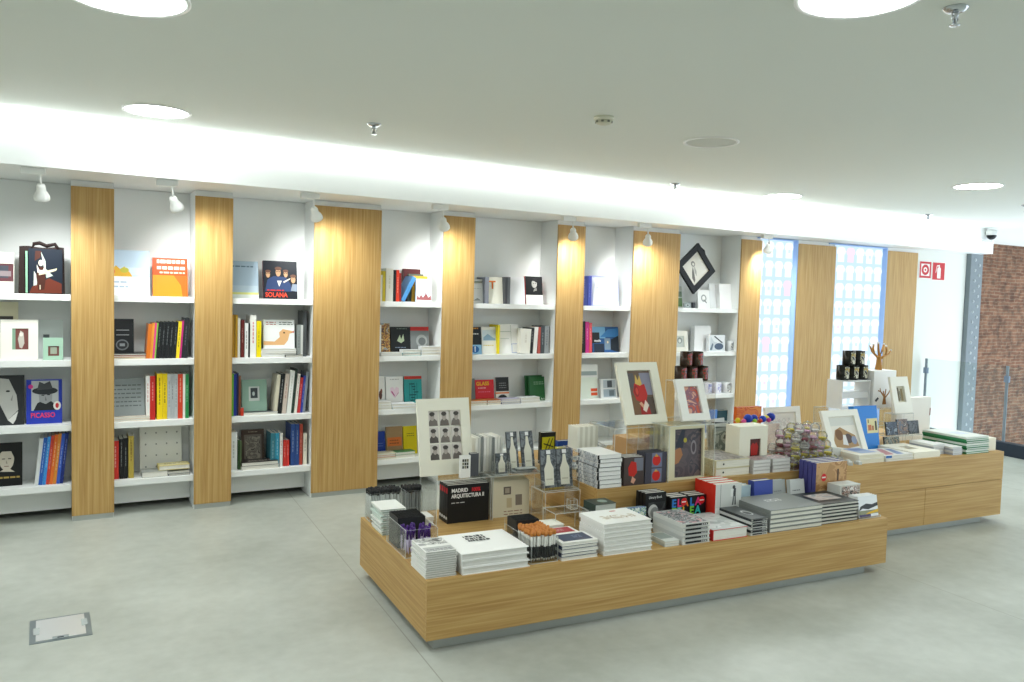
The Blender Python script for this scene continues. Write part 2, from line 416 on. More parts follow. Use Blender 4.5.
def acrylic_bin(u0, u1, v0, v1, z, h, label, name='acrylic_bin', t=.003, group='clear acrylic holders', hb=None):
    o = empty(name, TM @ Matrix.Translation((u0, v0, z)), label, 'holder', group); LABELS.append(label)
    w, d = u1 - u0, v1 - v0; hb = hb or h
    for nm, q in (('base', (0, w, 0, d, 0, t)), ('front_panel', (0, w, 0, t, t, h)), ('back_panel', (0, w, d - t, d, t, hb)), ('side_panel', (0, t, t, d - t, t, h)), ('side_panel', (w - t, w, t, d - t, t, h))):
        g = G(); sheet_box(g, *q); g.build(nm, o)
    return o
def acrylic_riser(u0, u1, v0, v1, z, h, label, t=.004, back=False, shelf=None):
    o = empty('acrylic_riser', TM @ Matrix.Translation((u0, v0, z)), label, 'display stand', 'clear acrylic holders'); LABELS.append(label)
    w, d = u1 - u0, v1 - v0
    L = [('top_panel', (0, w, 0, d, h - t, h)), ('side_panel', (0, t, 0, d, 0, h - t)), ('side_panel', (w - t, w, 0, d, 0, h - t))]
    if back: L.append(('back_panel', (t, w - t, d - t, d, 0, h - t)))
    if shelf: L.append(('shelf', (t, w - t, 0, d - t, shelf - t, shelf)))
    for nm, q in L:
        g = G(); sheet_box(g, *q); g.build(nm, o)
    return o

# ------------------------------------------------------------------ the room
HC, HS = 2.60, 2.29
def fascia_y(x): return 5.582 + 0.0332 * (x + 0.31)
struct(G().face([(-6, -5, 0), (9.5, -5, 0), (9.16, 6.6, 0), (-6, 6.6, 0)], concrete()).build('floor'))
struct(G().box(-6, 16, -5, 7.4, HC, HC + .1, CEIL).build('ceiling'))
struct(G().box(-6, 8.98, 6.55, 6.65, 0, HC, PLASTER).build('wall_back'))
struct(G().box(8.93, 9.995, 6.15, 6.65, -1.6, HS, PLASTER).build('wall_end'))
struct(G().box(9.9, 16, 7.25, 7.45, -1.6, HC, brick()).build('wall_brick'))
struct(G().box(-6.1, -6, -5, 6.65, 0, HC, PLASTER).build('wall_left'))
struct(G().box(-6, 9.5, -5.1, -5, 0, HC, PLASTER).build('wall_front_added'))  # unseen wall, added so ambient light enters only from the right
# dropped bulkhead with an upstand that hides the light strip, a full-height block at its far end
XA, XB, XC = -6.0, 9.72, 10.18
g = G()
g.prism([(XA, fascia_y(XA)), (XC, fascia_y(XC)), (XC, 6.54), (XA, 6.54)], HS, HS + .03, LACQ)
g.prism([(XA, fascia_y(XA)), (XB, fascia_y(XB)), (XB, fascia_y(XB) + .025), (XA, fascia_y(XA) + .025)], HS + .03, HC, LACQ)
struct(g.build('trim_1'))
struct(G().prism([(XB, fascia_y(XB)), (XC, fascia_y(XC)), (XC, 6.54), (XB, 6.54)], HS + .03, HC, LACQ).build('trim_2'))
g = G(); led = emis('led_strip', (0.94, 1.0, 0.99), E_LED)
def led_at(x, k): a_ = R(90 * k / 6); return (x, fascia_y(x) - .055 * math.cos(a_), HC - .055 * math.sin(a_) - .001)
xs = [XA + (XB - XA) * i / 12 for i in range(13)]
for i in range(12):
    for k in range(6): g.face([led_at(xs[i], k), led_at(xs[i + 1], k), led_at(xs[i + 1], k + 1), led_at(xs[i], k + 1)][::-1], led, True)
for x in (XA, XB): g.face([led_at(x, k) for k in range(7)] + [(x, fascia_y(x), HC - .001)], led)
tag(g.build('light_strip'), 'long white light strip where the ceiling meets the bulkhead above the bookcases', 'light')
# riveted steel stanchion between the plaster and the brick
g = G(); sm = C('7f898e', .6)
g.box(10.0, 10.25, 6.09, 6.10, -1.6, HS, sm).box(10.0, 10.012, 6.10, 6.62, -1.6, HS, sm).box(10.238, 10.25, 6.10, 6.62, -1.6, HS, sm)
rv = C('aab2b6', .4)
for k in range(44):
    g.ball((10.09 if k % 2 else 10.18, 6.09, -.6 + k * .0655), .022, rv, 8, (1, .5, 1))
struct(g.build('column_steel'))
# kerb and glass balustrade
KA, KB = Vector((9.135, 6.09, 0)), Vector((8.80, 3.0, 0))
kd = (KB - KA).normalized(); kn = Vector((-kd.y, kd.x, 0))
if kn.x < 0: kn = -kn
def strip(g, o0, o1, z0, z1, m, a=KA, b=KB):
    q = [a + kn * o0, b + kn * o0, b + kn * o1, a + kn * o1]
    area = sum(q[i].x * q[(i + 1) % 4].y - q[(i + 1) % 4].x * q[i].y for i in range(4))
    if area < 0: q.reverse()
    return g.prism([(p.x, p.y) for p in q], z0, z1, m)
struct(strip(G(), 0, .12, 0, .14, C('2f3946', .5)).build('trim_3'))
rail = empty('glass_railing', Matrix(), 'clear glass railing on the dark kerb before the brick wall', 'railing')
n = 3
for i in range(n):
    a = KA.lerp(KB, i / n) + kd * .01; b = KA.lerp(KB, (i + 1) / n) - kd * .01
    strip(G(), .054, .066, .145, .98, GLASS, a, b).build('glass_panel', rail)
    q = KA.lerp(KB, i / n) + kn * .06
    pm = C('87949f', .4)
    G().box(-.006, .006, -.014, .014, .14, .98, pm, Matrix.Translation(q)).build('post', rail)
    G().box(-.014, .014, -.026, .026, .80, .87, C('7d8fa6', .35), Matrix.Translation(q)).build('clamp', rail)
# windows: lit panes with a grid of white bell shapes
def window(name, x0, x1, nx, ny, seed):
    z0, z1, Y = .05, 2.27, 6.17
    o = empty(name, Matrix.Translation((x0, Y, z0)), f'tall backlit window with rows of white figures {"beside the last bookcase bay" if seed == 1 else "beside the narrow end panel"}', 'window')
    o['kind'] = 'structure'
    w, h = x1 - x0, z1 - z0
    G().box(0, w, 0, .02, 0, h, emis('window_light', (0.62, 0.82, 1.0), E_PANE)).build('pane', o)
    g = G(); tl = emis('window_figure', (0.84, 0.92, 1.0), E_TILE); pk = emis('window_figure_pink', (0.92, 0.74, 0.90), .42)
    q = random.Random(seed); cw, ch = w / nx, h / ny
    for i in range(nx):
        for j in range(ny):
            m = pk if (i * 7 + j * 3 + seed) % 23 == 0 else tl
            cx, cz = (i + .5) * cw, (j + .5) * ch; s = cw * .43; k = ch * .41
            pts = [(-.66, -1), (.66, -1), (.64, .15), (.82, .05), (1, .45), (.66, .9), (.3, 1), (-.3, 1), (-.66, .9), (-1, .45), (-.82, .05), (-.64, .15)]
            M = Matrix.Translation((cx, -.002, cz)) @ Matrix.Rotation(R(90), 4, 'X')
            g.prism([(a * s, b * k) for a, b in pts], 0, .012, m, M)
            if q.random() < .3:
                g.prism([(a * s * .3, b * k * .22 - k * .1) for a, b in ((-1, -1), (1, -1), (1, 1), (-1, 1))], .012, .013, pk if q.random() < .2 else emis('window_figure_mark', (.66, .80, .97), .42), M)
    g.build('figures', o)
    f = C('a4c4f4', .4)  # blue glow from the pane, put into the frame colour
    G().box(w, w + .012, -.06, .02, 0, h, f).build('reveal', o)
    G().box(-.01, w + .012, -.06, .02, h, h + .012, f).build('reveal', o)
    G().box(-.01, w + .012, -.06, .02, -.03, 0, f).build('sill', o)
P8 = on_y(799, 243, WY).x
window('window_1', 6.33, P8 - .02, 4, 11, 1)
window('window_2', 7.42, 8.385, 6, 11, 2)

# bookcases: white carcass pillars faced with oak, shelves between them
PAN = [(-1.25, -.95, None), (0.053, .31, 0), (.826, 1.083, 1), (1.677, 2.21, 2), (2.751, 3.038, 3), (3.865, 4.155, 4), (4.709, 5.273, 5), (6.092, 6.378, 6), (P8, 7.516, 7), (8.402, 8.965, 8)]
PLAB = ['', 'narrow oak panel between the tote bag bay and the next', 'narrow oak panel, second from the tote bag', 'wide oak panel, the broad one third from the tote bag', 'narrow oak panel behind the nine-portrait print',
        'narrow oak panel just before the tall thick-book stack', 'wide oak panel behind the red figure print', 'narrow oak panel beside the first lit window', 'wide oak panel between the two lit windows', 'wide oak panel beside the red fire signs']
for i, (x0, x1, k) in enumerate(PAN):
    if i == 0: lab = 'oak panel outside the frame'
    lab = PLAB[i] or 'narrow oak panel ending the tote bag bay on its outer side'
    o = empty('wood_panel', Matrix.Translation((x0, WY, 0)), lab, 'panel', 'oak wall panels'); w = x1 - x0
    G().box(0, w, 0, .018, .035, 2.248, OAKV).build('front_panel', o, bevel=.001)
    G().box(.002, w - .002, .018, (.30 if i < 8 else .05), .0, 2.288, LACQ).build('carcass', o)
    G().box(.006, w - .006, .004, .018, .0, .035, STEEL).build('foot_plate', o)
BAYS = [(-.95, .053), (.31, .826), (1.083, 1.677), (2.21, 2.751), (3.038, 3.865), (4.155, 4.709), (5.273, 6.092)]
for i, (x0, x1) in enumerate(BAYS):
    o = empty('bookcase_bay', Matrix.Translation((x0, WY, 0)), f'white built-in bookcase, {BAY[i]}', 'bookcase', 'white bookcase bays'); w = x1 - x0
    G().box(-.02, w + .02, .302, .32, .06, 2.288, LACQ).build('back_panel', o)
    for z in SHZ: G().box(.001, w - .001, .025, .302, z - .042, z, LACQ).build('shelf', o, bevel=.0015)
    G().box(.001, w - .001, .20, .215, .045, SHZ[3] - .042, LACQ).build('kickboard', o)

# ------------------------------------------------------------------ fittings on the ceiling and walls
def downlight(x, y, r, label, lit=True):
    o = empty('ceiling_downlight', Matrix.Translation((x, y, HC)), label, 'light', 'round ceiling downlights')
    G().lathe([(r + .018, 0), (r + .018, -.006), (r, -.006), (r, 0)], WHITE, None, 40, False).build('trim_ring', o)
    m = emis('lamp_glow', (0.94, 0.99, 1.0), E_DOWN) if lit else C('cfd3cb', .5)
    G().lathe([(r, -.002), (r * .6, -.004), (.001, -.005)], m, None, 40, False).build('diffuser', o)
k = 1.0 / 1.05
DL = [((125, -5), .195, 'big round lit downlight at the photo top above the tote bag bay'), ((157, 111), .165, 'round lit downlight just before the bright cove above the second bay'),
      ((783, 196), .16, 'round lit downlight close to the bright cove near the window end'), ((978, 186), .172, 'round lit downlight near the brick wall'), ((860, -4), .185, 'big round lit downlight cut by the photo top, beside a sprinkler')]
for (px, py), r, lab in DL:
    p = on_z(px, py, HC); downlight(p.x, p.y, r, lab)
p = on_z(711, 142, HC); downlight(p.x, p.y, .155, 'round unlit grey ceiling fitting with a white rim', False)
for x, y in ((-2.2, 3.0), (-2.4, .6), (-.2, .7), (2.0, -.8), (4.6, 1.4), (4.3, -.8), (6.6, 1.8), (-2, 4.9)):  # extra downlights out of view, added for general illumination
    downlight(x, y, .18, 'unseen round downlight added to light the room')
def sprinkler(px, py, s, label):
    p = on_z(px, py, HC - .03)
    o = empty('fire_sprinkler', Matrix.Translation((p.x, p.y, HC)), label, 'sprinkler', 'ceiling sprinklers')
    G().lathe([(.04 * s, 0), (.04 * s, -.004), (.026 * s, -.014), (.012 * s, -.016)], CHROME, None, 20).build('escutcheon', o)
    G().lathe([(.011 * s, -.014), (.011 * s, -.028 * s), (.006 * s, -.03 * s), (.006 * s, -.052 * s)], CHROME, None, 12).build('nozzle', o)
    G().tube([(-.011 * s, 0, -.024 * s), (-.016 * s, 0, -.036 * s), (-.004 * s, 0, -.056 * s)], .0025 * s, CHROME, 6).tube([(.011 * s, 0, -.024 * s), (.016 * s, 0, -.036 * s), (.004 * s, 0, -.056 * s)], .0025 * s, CHROME, 6).build('yoke', o)
    G().lathe([(.017 * s, -.056 * s), (.017 * s, -.059 * s), (.004 * s, -.06 * s)], CHROME, None, 14).build('deflector', o)
sprinkler(955, 17, 1.0, 'chrome sprinkler at the photo top beside the big downlight')
sprinkler(374, 129, 1.05, 'chrome sprinkler before the cove above the fourth bay')
sprinkler(675, 187, 1.05, 'chrome sprinkler before the cove above the print with the red figure')
sprinkler(928, 217, 1.1, 'chrome sprinkler before the cove near the security camera')
sprinkler(1026, 208, 1.1, 'chrome sprinkler at the photo edge above the brick wall')
p = on_z(604, 117, HC)
o = empty('smoke_detector', Matrix.Translation((p.x, p.y, HC)), 'cream round smoke detector in the middle of the ceiling', 'smoke detector')
G().lathe([(.056, 0), (.056, -.012), (.05, -.02)], C('e4e3cf', .5), None, 28).build('base', o)
G().lathe([(.046, -.02), (.044, -.036), (.034, -.04), (.004, -.042)], C('d3d2bd', .5), None, 28).build('sensor_cap', o)
g = G()
for i in range(8): g.box(.038, .0475, -.007, .007, -.034, -.024, C('77776a', .6), Matrix.Rotation(R(45 * i), 4, 'Z'))
g.build('vent_slots', o)
# track spotlights under the bulkhead
SP = [(33, 172, 41, 192), (167, 185, 173, 204), (310, 197, 314, 214), (440, 208, 443, 224), (569, 219.5, 573, 234), (644.5, 226, 648, 240), (767, 236, 769, 248)]
SLAB = ['first bay, the tote bag one', 'second bay from the tote bag', 'wide third oak panel', 'fourth oak panel from the tote bag', 'fifth oak panel from the tote bag', 'wide panel behind the red figure print', 'first lit window']
for i, (ax, ay, hx, hy) in enumerate(SP):
    p0 = on_z(ax, ay, HS); sy = min(p0.y, fascia_y(p0.x) + .10); p = on_y(ax, ay, sy); p.z = HS; h = on_y(hx, hy, p.y); d = h - p
    o = empty('track_spotlight', Matrix.Translation(p), f'white track spotlight hanging above the {SLAB[i]}', 'spotlight', 'white track spotlights')
    G().box(-.065, .065, -.02, .02, -.04, 0, WHITE).build('track_adapter', o, bevel=.003)
    top = Vector((d.x, 0, d.z + .035))
    G().tube([(d.x * .8, 0, -.028), (d.x * .9, 0, -.04), top], .006, WHITE, 8).build('stem', o)
    aim = (Vector((.40, .55, -.74))).normalized() if i != 0 else Vector((.05, .5, -.86)).normalized()
    q = Vector((0, 0, -1)).rotation_difference(aim).to_matrix().to_4x4()
    Mh = Matrix.Translation((d.x, 0, d.z + .035)) @ q
    G().lathe([(.004, .012), (.020, .010), (.026, -.002), (.026, -.03), (.038, -.05), (.044, -.066), (.044, -.085), (.039, -.087), (.036, -.07), (.001, -.066)], WHITE, Mh, 24, False).build('lamp_head', o)
    G().lathe([(.036, -.075), (.02, -.082), (.001, -.084)], C('26282a', .2), Mh, 20, False).build('lens', o)
    ld = bpy.data.lights.new('spot_beam', 'SPOT'); ld.energy = E_SPOT; ld.spot_size = R(125); ld.spot_blend = 1.0; ld.shadow_soft_size = .05; ld.color = (.97, 1, .99)
    lo = bpy.data.objects.new('spot_beam', ld); COL.objects.link(lo); lo.parent = o
    lo.matrix_local = Mh @ Matrix.Translation((0, 0, -.10))
# security camera on its arm
p = on_y(981, 242, fascia_y(9.95))
o = empty('security_camera', Matrix.Translation((p.x, fascia_y(p.x), p.z)), 'dark dome security camera on a white arm at the bulkhead end', 'camera')
G().lathe([(.045, 0), (.045, .008), (.03, .016)], WHITE, Matrix.Rotation(R(90), 4, 'X'), 20).build('wall_plate', o)
G().tube([(0, -.016, 0), (.05, -.04, -.004), (.09, -.06, 0), (.10, -.065, .02)], .011, WHITE, 10).build('arm', o)
G().lathe([(.03, -.0), (.062, .012), (.066, .05), (.06, .075), (.02, .085)], C('d7dad8', .4), Matrix.Translation((.10, -.065, .075)), 24).build('housing', o)
G().ball((.10, -.065, .085), .056, C('17191b', .15), 18, z1=.1).build('dome', o)
# fire signs
def sign(px0, px1, py0, py1, label, kind):
    a = on_y(px0, py0, 6.145); b = on_y(px1, py1, 6.145); w, h = b.x - a.x, a.z - b.z
    M = Matrix.Translation((a.x, 6.148, b.z)) @ FACE
    o = G().box(0, w, 0, h, 0, .004, C('f4efe9', .4)).build('fire_sign', None, M); tag(o, label, 'sign')
    A = Art(w, h, .0044); red = C('c4262d', .4); wh = C('f4efe9', .4)
    A.rect(.04, .04, .96, .96, red)
    if kind == 'hose':
        A.rect(.16, .16, .84, .84, wh).ell(.5, .5, .30, .30, red).ell(.5, .5, .15, .15, wh).ell(.5, .5, .07, .07, red)
    else:
        A.rect(.40, .12, .66, .62, wh).ell(.53, .62, .13, .10, wh).rect(.49, .66, .57, .84, wh).rect(.36, .76, .57, .82, wh).poly([(.34, .80), (.38, .78), (.30, .40), (.26, .42)], wh)
    A.build(o, None, 'pictogram')
sign(919.5, 931, 260.5, 279, 'red and white fire hose reel sign on the white end wall', 'hose')
sign(932.5, 944.5, 261.5, 281, 'red fire extinguisher sign on the white end wall', 'ext')
# floor hatch
o = empty('floor_hatch', Matrix.Translation((-.01, 4.21, 0)) @ Matrix.Rotation(R(1), 4, 'Z'), 'steel floor socket hatch set in the concrete', 'floor hatch')
G().box(-.125, .125, -.145, .145, .0, .003, C('8f9a9e', .4, .6)).build('frame', o)
G().box(-.10, .10, -.125, .13, .003, .0045, C('e3e6e6', .35, .5)).build('lid', o)
G().box(-.11, -.085, -.05, .03, .0045, .006, C('b3bab9', .5)).build('hinge', o); G().box(.085, .11, -.02, .06, .0045, .006, C('b3bab9', .5)).build('hinge', o)
G().box(-.035, .03, -.135, -.105, .0045, .0065, C('9aa2a4', .4)).box(-.015, .01, -.128, -.118, .0065, .0075, DARKM).build('cable_flap', o)

# ------------------------------------------------------------------ display tables
LOWL = 2.925
lt = empty('low_display_table', TM.copy(), 'low L-shaped oak display table covered in piles of books', 'display table', 'oak display tables'); LABELS.append(lt['label'])
e = .03
G().prism([(e, e), (LOWL - e, e), (LOWL - e, .47 - e), (1.165 - e, .47 - e), (1.165 - e, 1.1 - e), (e, 1.1 - e)], ZL - .03, ZL, OAKH).build('top', lt)
G().box(0, LOWL, 0, e, ZB, ZL, OAKH).build('front_board', lt, bevel=.0015)
oy = wood('oak_crosswise', 'y')
G().box(0, e, e, 1.1, ZB, ZL, oy).build('side_board', lt, bevel=.0015)
G().box(LOWL - e, LOWL, e, .47, ZB, ZL, oy).build('side_board', lt, bevel=.0015)
G().box(e, 1.165, 1.1 - e, 1.1, ZB, ZL, OAKH).build('back_board', lt)
G().prism([(.05, .05), (LOWL - .12, .05), (LOWL - .12, .44), (1.1, .44), (1.1, 1.0), (.05, 1.0)], 0, ZB + .01, STEEL).build('plinth', lt)
ht = empty('high_display_table', TM.copy(), 'higher oak display table with drawers, behind the low one', 'display table', 'oak display tables'); LABELS.append(ht['label'])
HA, HB, HV, HD = 1.17, 4.753, .478, 1.62
G().box(HA + e, HB - e, HV + e, HD - e, ZR - .03, ZR, OAKH).build('top', ht)
G().box(HA, HB, HV, HV + e, .3275, ZR, OAKH).build('front_board', ht, bevel=.001)
for a, b in ((HA, 1.9), (1.9, 2.6), (2.6, 3.3), (3.3, 3.895), (3.895, HB)):
    G().box(a + .0015, b - .0015, HV, HV + e, ZB, .3245, OAKH).build('drawer_front', ht, bevel=.001)
G().box(HA, HA + e, HV + e, HD, ZB, ZR, oy).build('side_board', ht, bevel=.001)
G().box(HB - e, HB, HV + e, HD, ZB, ZR, oy).build('side_board', ht, bevel=.001)
G().box(HA + e, HB - e, HD - e, HD, ZB, ZR, OAKH).build('back_board', ht)
G().box(HA + .04, HB - .14, HV + .06, HD - .06, 0, ZB + .01, STEEL).build('plinth', ht)

# ------------------------------------------------------------------ things on the bookcase shelves
def shelf_mount(bay, sh, px0, px1, ytop, op, what, art, Y=6.24, lean=8, mat='f1efe4', t=.012, dz=0.0):
    z = SHZ[sh] + dz; x0, x1, h = extent(px0, px1, ytop, Y, z)
    M = Matrix.Translation((x0, Y, z)) @ Matrix.Rotation(R(-lean), 4, 'X') @ FACE
    lab = f'{what}, {place(bay, sh)}'
    return mount(x1 - x0, h / math.cos(R(lean)), t, op, M, lab, art=art, mat=mat)
# --- bay with the tote bag
shelf_mount(0, 0, -24, 14, 252, (.30, .28, .98, .72), 'white mounted print in maroon and grey', lambda A: A.rect(0, 0, 1, 1, '6d4046').rect(.3, .2, .8, .9, '4a4f5a').rect(.4, .3, .9, .6, '9c8f92'))
x0, x1, h = extent(18, 65, 247, 6.17, SHZ[0]); w = x1 - x0
o = empty('tote_bag', Matrix.Translation((x0, 6.17, SHZ[0])), 'dark brown tote bag with printed figure, on the top shelf', 'bag'); LABELS.append(o['label'])
dk = C('2b1d1a', .6); nv = C('1f2733', .6)
g = G(); n = 10; d = .11
def bag_pt(i, j, side):
    x = i / n; y = j / n; bul = math.sin(math.pi * x) * (1 - .55 * y) * .018
    return (x * w + (.5 - x) * .012 * y, (-bul if side == 0 else d + bul) + (d * .18 * y if side == 0 else -d * .18 * y), y * h + (math.sin(x * 9) * .004 if j == n else 0))
for side in (0, 1):
    for i in range(n):
        for j in range(n):
            q4 = [bag_pt(i, j, side), bag_pt(i + 1, j, side), bag_pt(i + 1, j + 1, side), bag_pt(i, j + 1, side)]
            g.face(q4 if side == 0 else q4[::-1], dk)
for i_ in (0, n):
    for j in range(n):
        q4 = [bag_pt(i_, j, 0), bag_pt(i_, j + 1, 0), bag_pt(i_, j + 1, 1), bag_pt(i_, j, 1)]; g.face(q4 if i_ == 0 else q4[::-1], dk)
for i in range(n): g.face([bag_pt(i, 0, 1), bag_pt(i + 1, 0, 1), bag_pt(i + 1, 0, 0), bag_pt(i, 0, 0)], dk)
g.build('body', o)
for yy in (.018, d - .02): G().tube([(w * .28, yy, h - .015), (w * .33, yy - .005, h + .020), (w * .45, yy, h + .028), (w * .60, yy, h + .010), (w * .78, yy + .005, h + .024), (w * .86, yy, h - .012)], .011, dk, 8).build('handle', o)
A = Art(w * .72, h * .94)
A.rect(0, 0, 1, 1, '1f2733').poly([(.02, 0), (.98, 0), (.98, .22), (.60, .34), (.10, .14)], '6b3326').poly([(.36, .95), (.44, .60), (.72, .40), (.52, .34), (.50, .72)], 'b8c4bb').poly([(.14, .16), (.16, .50), (.26, .36), (.24, .18)], 'c9cfc6')
A.poly([(.28, .06), (.22, .40), (.30, .60), (.46, .58), (.50, .30), (.46, .08)], '4a2a22').ell(.36, .68, .07, .07, 'e9e2cf', 14).poly([(.26, .46), (.24, .64), (.32, .52), (.42, .52), (.50, .66), (.48, .46)], 'ede8d8').poly([(.30, .40), (.52, .44), (.82, .52), (.84, .57), (.50, .50), (.30, .46)], 'd8cfb0').rect(.32, .08, .35, .18, 'd9cdb4').poly([(.18, .72), (.2, .95), (.38, .95), (.34, .8)], '4f2d25')
A.build(o, Matrix.Translation((w * .22, -.0225, .006)) @ FACE, 'printed_figure')
G().box(w * .155, w * .20, -.020, -.012, .006, h * .9, C('8fbfa0', .5)).build('green_stripe', o)
shelf_mount(0, 1, -16, 18, 302, (.45, .45, .85, .75), 'beige mounted print behind the white one', lambda A: A.rect(0, 0, 1, 1, '4c4a48').poly([(0, 0), (1, .3), (1, .6), (.2, .3)], 'e9e6dc'), Y=6.32, lean=5, mat='d3cdb0')
shelf_mount(0, 1, 38, 63, 320, (.2, .3, .45, .62), 'small grey mount in a clear sleeve', lambda A: A.rect(0, 0, 1, 1, '6d7376').rect(.2, .2, .8, .8, '44484c'), Y=6.32, lean=5, mat='c6cdcb')
shelf_mount(0, 1, 0, 38, 320, (.31, .26, .74, .78), 'white mounted print with a maroon framed figure', lambda A: A.rect(0, 0, 1, 1, '7a4a44').rect(.0, .0, .2, 1, '86a690').poly([(.45, .1), (.35, .5), (.5, .9), (.7, .8), (.75, .3), (.6, .05)], 'c9c3b8').ell(.55, .72, .12, .1, 'ece5da', 12), Y=6.21)
shelf_mount(0, 1, 43, 63, 338, (.25, .18, .8, .62), 'small pale green mounted print', lambda A: A.rect(0, 0, 1, 1, '7a4a44').rect(.2, .2, .8, .9, 'a0aa98'), Y=6.19, mat='a9cdb6')
def bwface(A): return A.rect(0, 0, 1, 1, '26282a').poly([(.20, .0), (.38, .14), (.42, .5), (.60, .62), (.66, .95), (1, 1), (1, .0)], '2e3032').poly([(.62, .10), (.86, .30), (.82, .60), (.64, .92), (.44, .94), (.42, .45)], 'b9b9b4').poly([(.62, .10), (.86, .28), (.80, .10), (.74, .02)], 'd5d5d0').ell(.62, .68, .05, .02, '2a2a2a', 10).poly([(.68, .5), (.74, .62), (.72, .48)], '8a8a86')
face_out(0, 2, -20, 24, 376, '232426', 'black book with a grey close-up face', .03, art=bwface)
o, w, h, t = face_out(0, 2, 26, 62, 380, '2b3fae', 'blue book with grey hatted portrait and pink title', .026)
A = front(o, w, h, t)
A.rect(0, 0, 1, 1, '2b3fae').rect(.14, .30, .90, .97, 'b9bcbd').poly([(.20, .30), (.30, .46), (.42, .52), (.70, .50), (.84, .40), (.90, .30)], '2b2d30').poly([(.36, .50), (.34, .72), (.72, .76), (.72, .52), (.54, .44)], '9c9ea0').ell(.52, .74, .36, .085, '33363a', 24).poly([(.30, .76), (.36, .95), (.50, .90), (.66, .96), (.74, .78)], '4a4d50').rect(.42, .63, .50, .65, '2d2f31').rect(.58, .64, .66, .66, '2d2f31').poly([(.53, .62), (.57, .52), (.52, .52)], '707274').ell(.86, .40, .11, .10, 'f2efe9', 16).ell(.86, .40, .05, .06, 'd8343c', 12).ell(.12, .84, .07, .05, 'd63a8a', 12)
A.build(o); text('PICASSO', h * .155, C('ee4468', .4), o, Matrix.Translation((w * .12, h * .14, t + .003)), bold=.0008, sx=.80)
def paleface(A): return A.rect(0, 0, 1, 1, '1a1b1c').ell(.58, .62, .20, .26, 'cfc6b6', 20).poly([(.36, .72), (.42, .90), (.62, .92), (.78, .80), (.78, .66), (.70, .80), (.46, .80)], '1a1b1c').rect(.46, .62, .54, .64, '302c28').rect(.62, .62, .70, .64, '302c28').poly([(.57, .6), (.61, .52), (.56, .52)], '9c9284').rect(.52, .45, .64, .465, '7c5a50').poly([(.40, .34), (.52, .40), (.66, .40), (.8, .32)], 'cfc6b6').lines(.4, .95, .18, 1, .1, 'b59a52', .04)
face_out(0, 3, -16, 22, 444, '1a1b1c', 'black book with a pale young face', .03, art=paleface)
row(0, 3, [(34, 38, 439, 'd9dcdc', 'leaning pale grey paperback, first of the row'), (38, 42, 438, '2f63b8', 'leaning blue paperback next to the pale grey one', 'e8eef6'), (42, 45.5, 437, '3f8fd6', 'leaning light blue paperback', 'f2f4f4'), (45.5, 49, 436, 'c94636', 'leaning red paperback', 'f2e8e0'), (49, 52.5, 435, 'e0702e', 'leaning orange paperback', 'f6eee2'), (52.5, 56, 434, 'd98a3a', 'leaning amber paperback', 'f6f0e6'), (56, 59.5, 434, '3c5fc0', 'leaning royal blue paperback', 'eef0f6'), (59.5, 63, 433, '24347a', 'leaning navy paperback', 'd8dcea')], lean=6, group='leaning travel paperbacks in the first bay')
# --- second bay
def sky(A): return A.rect(0, 0, 1, 1, 'c4d8ea').rect(0, .45, 1, .62, 'd6e4f0').rect(0, 0, 1, .42, 'f1f3f4').poly([(.02, .42), (.05, .60), (.14, .55), (.22, .66), (.32, .58), (.42, .64), (.55, .50), (.60, .42)], 'e8b43c').ell(.12, .52, .09, .07, 'e07a3a', 12).ell(.42, .56, .10, .06, 'c9c24a', 12).lines(.05, .5, .28, 2, .1, 'b0c4d8', .03)
face_out(1, 0, 106, 150, 250, 'dfe7ee', 'sky blue book with yellow flowers', .035, art=sky)
def orange(A): return A.rect(0, 0, 1, 1, 'e0501c').rect(0, 0, 1, .55, 'e88a22').poly([(.6, .55), (.8, .3), (.85, .0), (1, 0), (1, .55)], 'e0641e').lines(.12, .92, .86, 1, .1, 'fbe9dc', .09).lines(.12, .95, .70, 1, .1, 'fbe0cc', .08, 5).lines(.2, .92, .60, 1, .1, 'f9d8be', .04, 8)
face_out(1, 0, 153, 188, 258, 'e0501c', 'bright orange book with white title lines', .03, art=orange)
lying(1, 1, 112, 146, .036, ['c9b48a', 'b5502e', '2c2a28'], 'thin paperback', n=3)
def emblem(A): return A.rect(0, 0, 1, 1, '1d1e20').rect(.32, .66, .82, .68, '9a9c9e').rect(.32, .52, .82, .54, '9a9c9e').ell(.55, .24, .25, .16, '6a6d70').ell(.55, .24, .2, .12, '2b2d30').rect(.45, .2, .65, .28, '8a8d90')
face_out(1, 1, 108, 134, 319, '1d1e20', 'black box set with a grey emblem', .05, Y=6.21, dz=.040, art=emblem)
row(1, 1, [(146, 150, 324, 'd9772e', 'leaning orange spine'), (150, 152.5, 323, 'e89a3c', 'leaning amber spine'), (152.5, 154.5, 323, 'e2458a', 'slim pink spine'), (154.5, 156, 323, '7fc04a', 'slim green spine'), (156, 160, 322, '232527', 'black spine, first of the black run', '9aa0a4'), (160, 164, 322, '232527', 'black spine, second of the black run', '9aa0a4'), (164, 168, 322, '232527', 'black spine, third of the black run', '9aa0a4'), (168, 172, 322, '232527', 'black spine, fourth of the black run', '9aa0a4'), (172, 176, 322, '232527', 'black spine, last of the black run', '9aa0a4'), (176, 179.5, 321.5, 'f0d42e', 'yellow spine after the black run', '2a2a2a'), (179.5, 181.5, 321, 'c02f7a', 'slim magenta spine'), (181.5, 187, 318, '2a2c30', 'tall black spine at the bay side', '8a8d90')], lean=4)
def silver(A): return A.rect(0, 0, 1, 1, '8f9696').lines(.1, .9, .80, 6, .11, '5f6667', .03)
lying(1, 2, 110, 150, .030, ['d9c8b4', 'e4d9cb'], 'beige lying book', n=2)
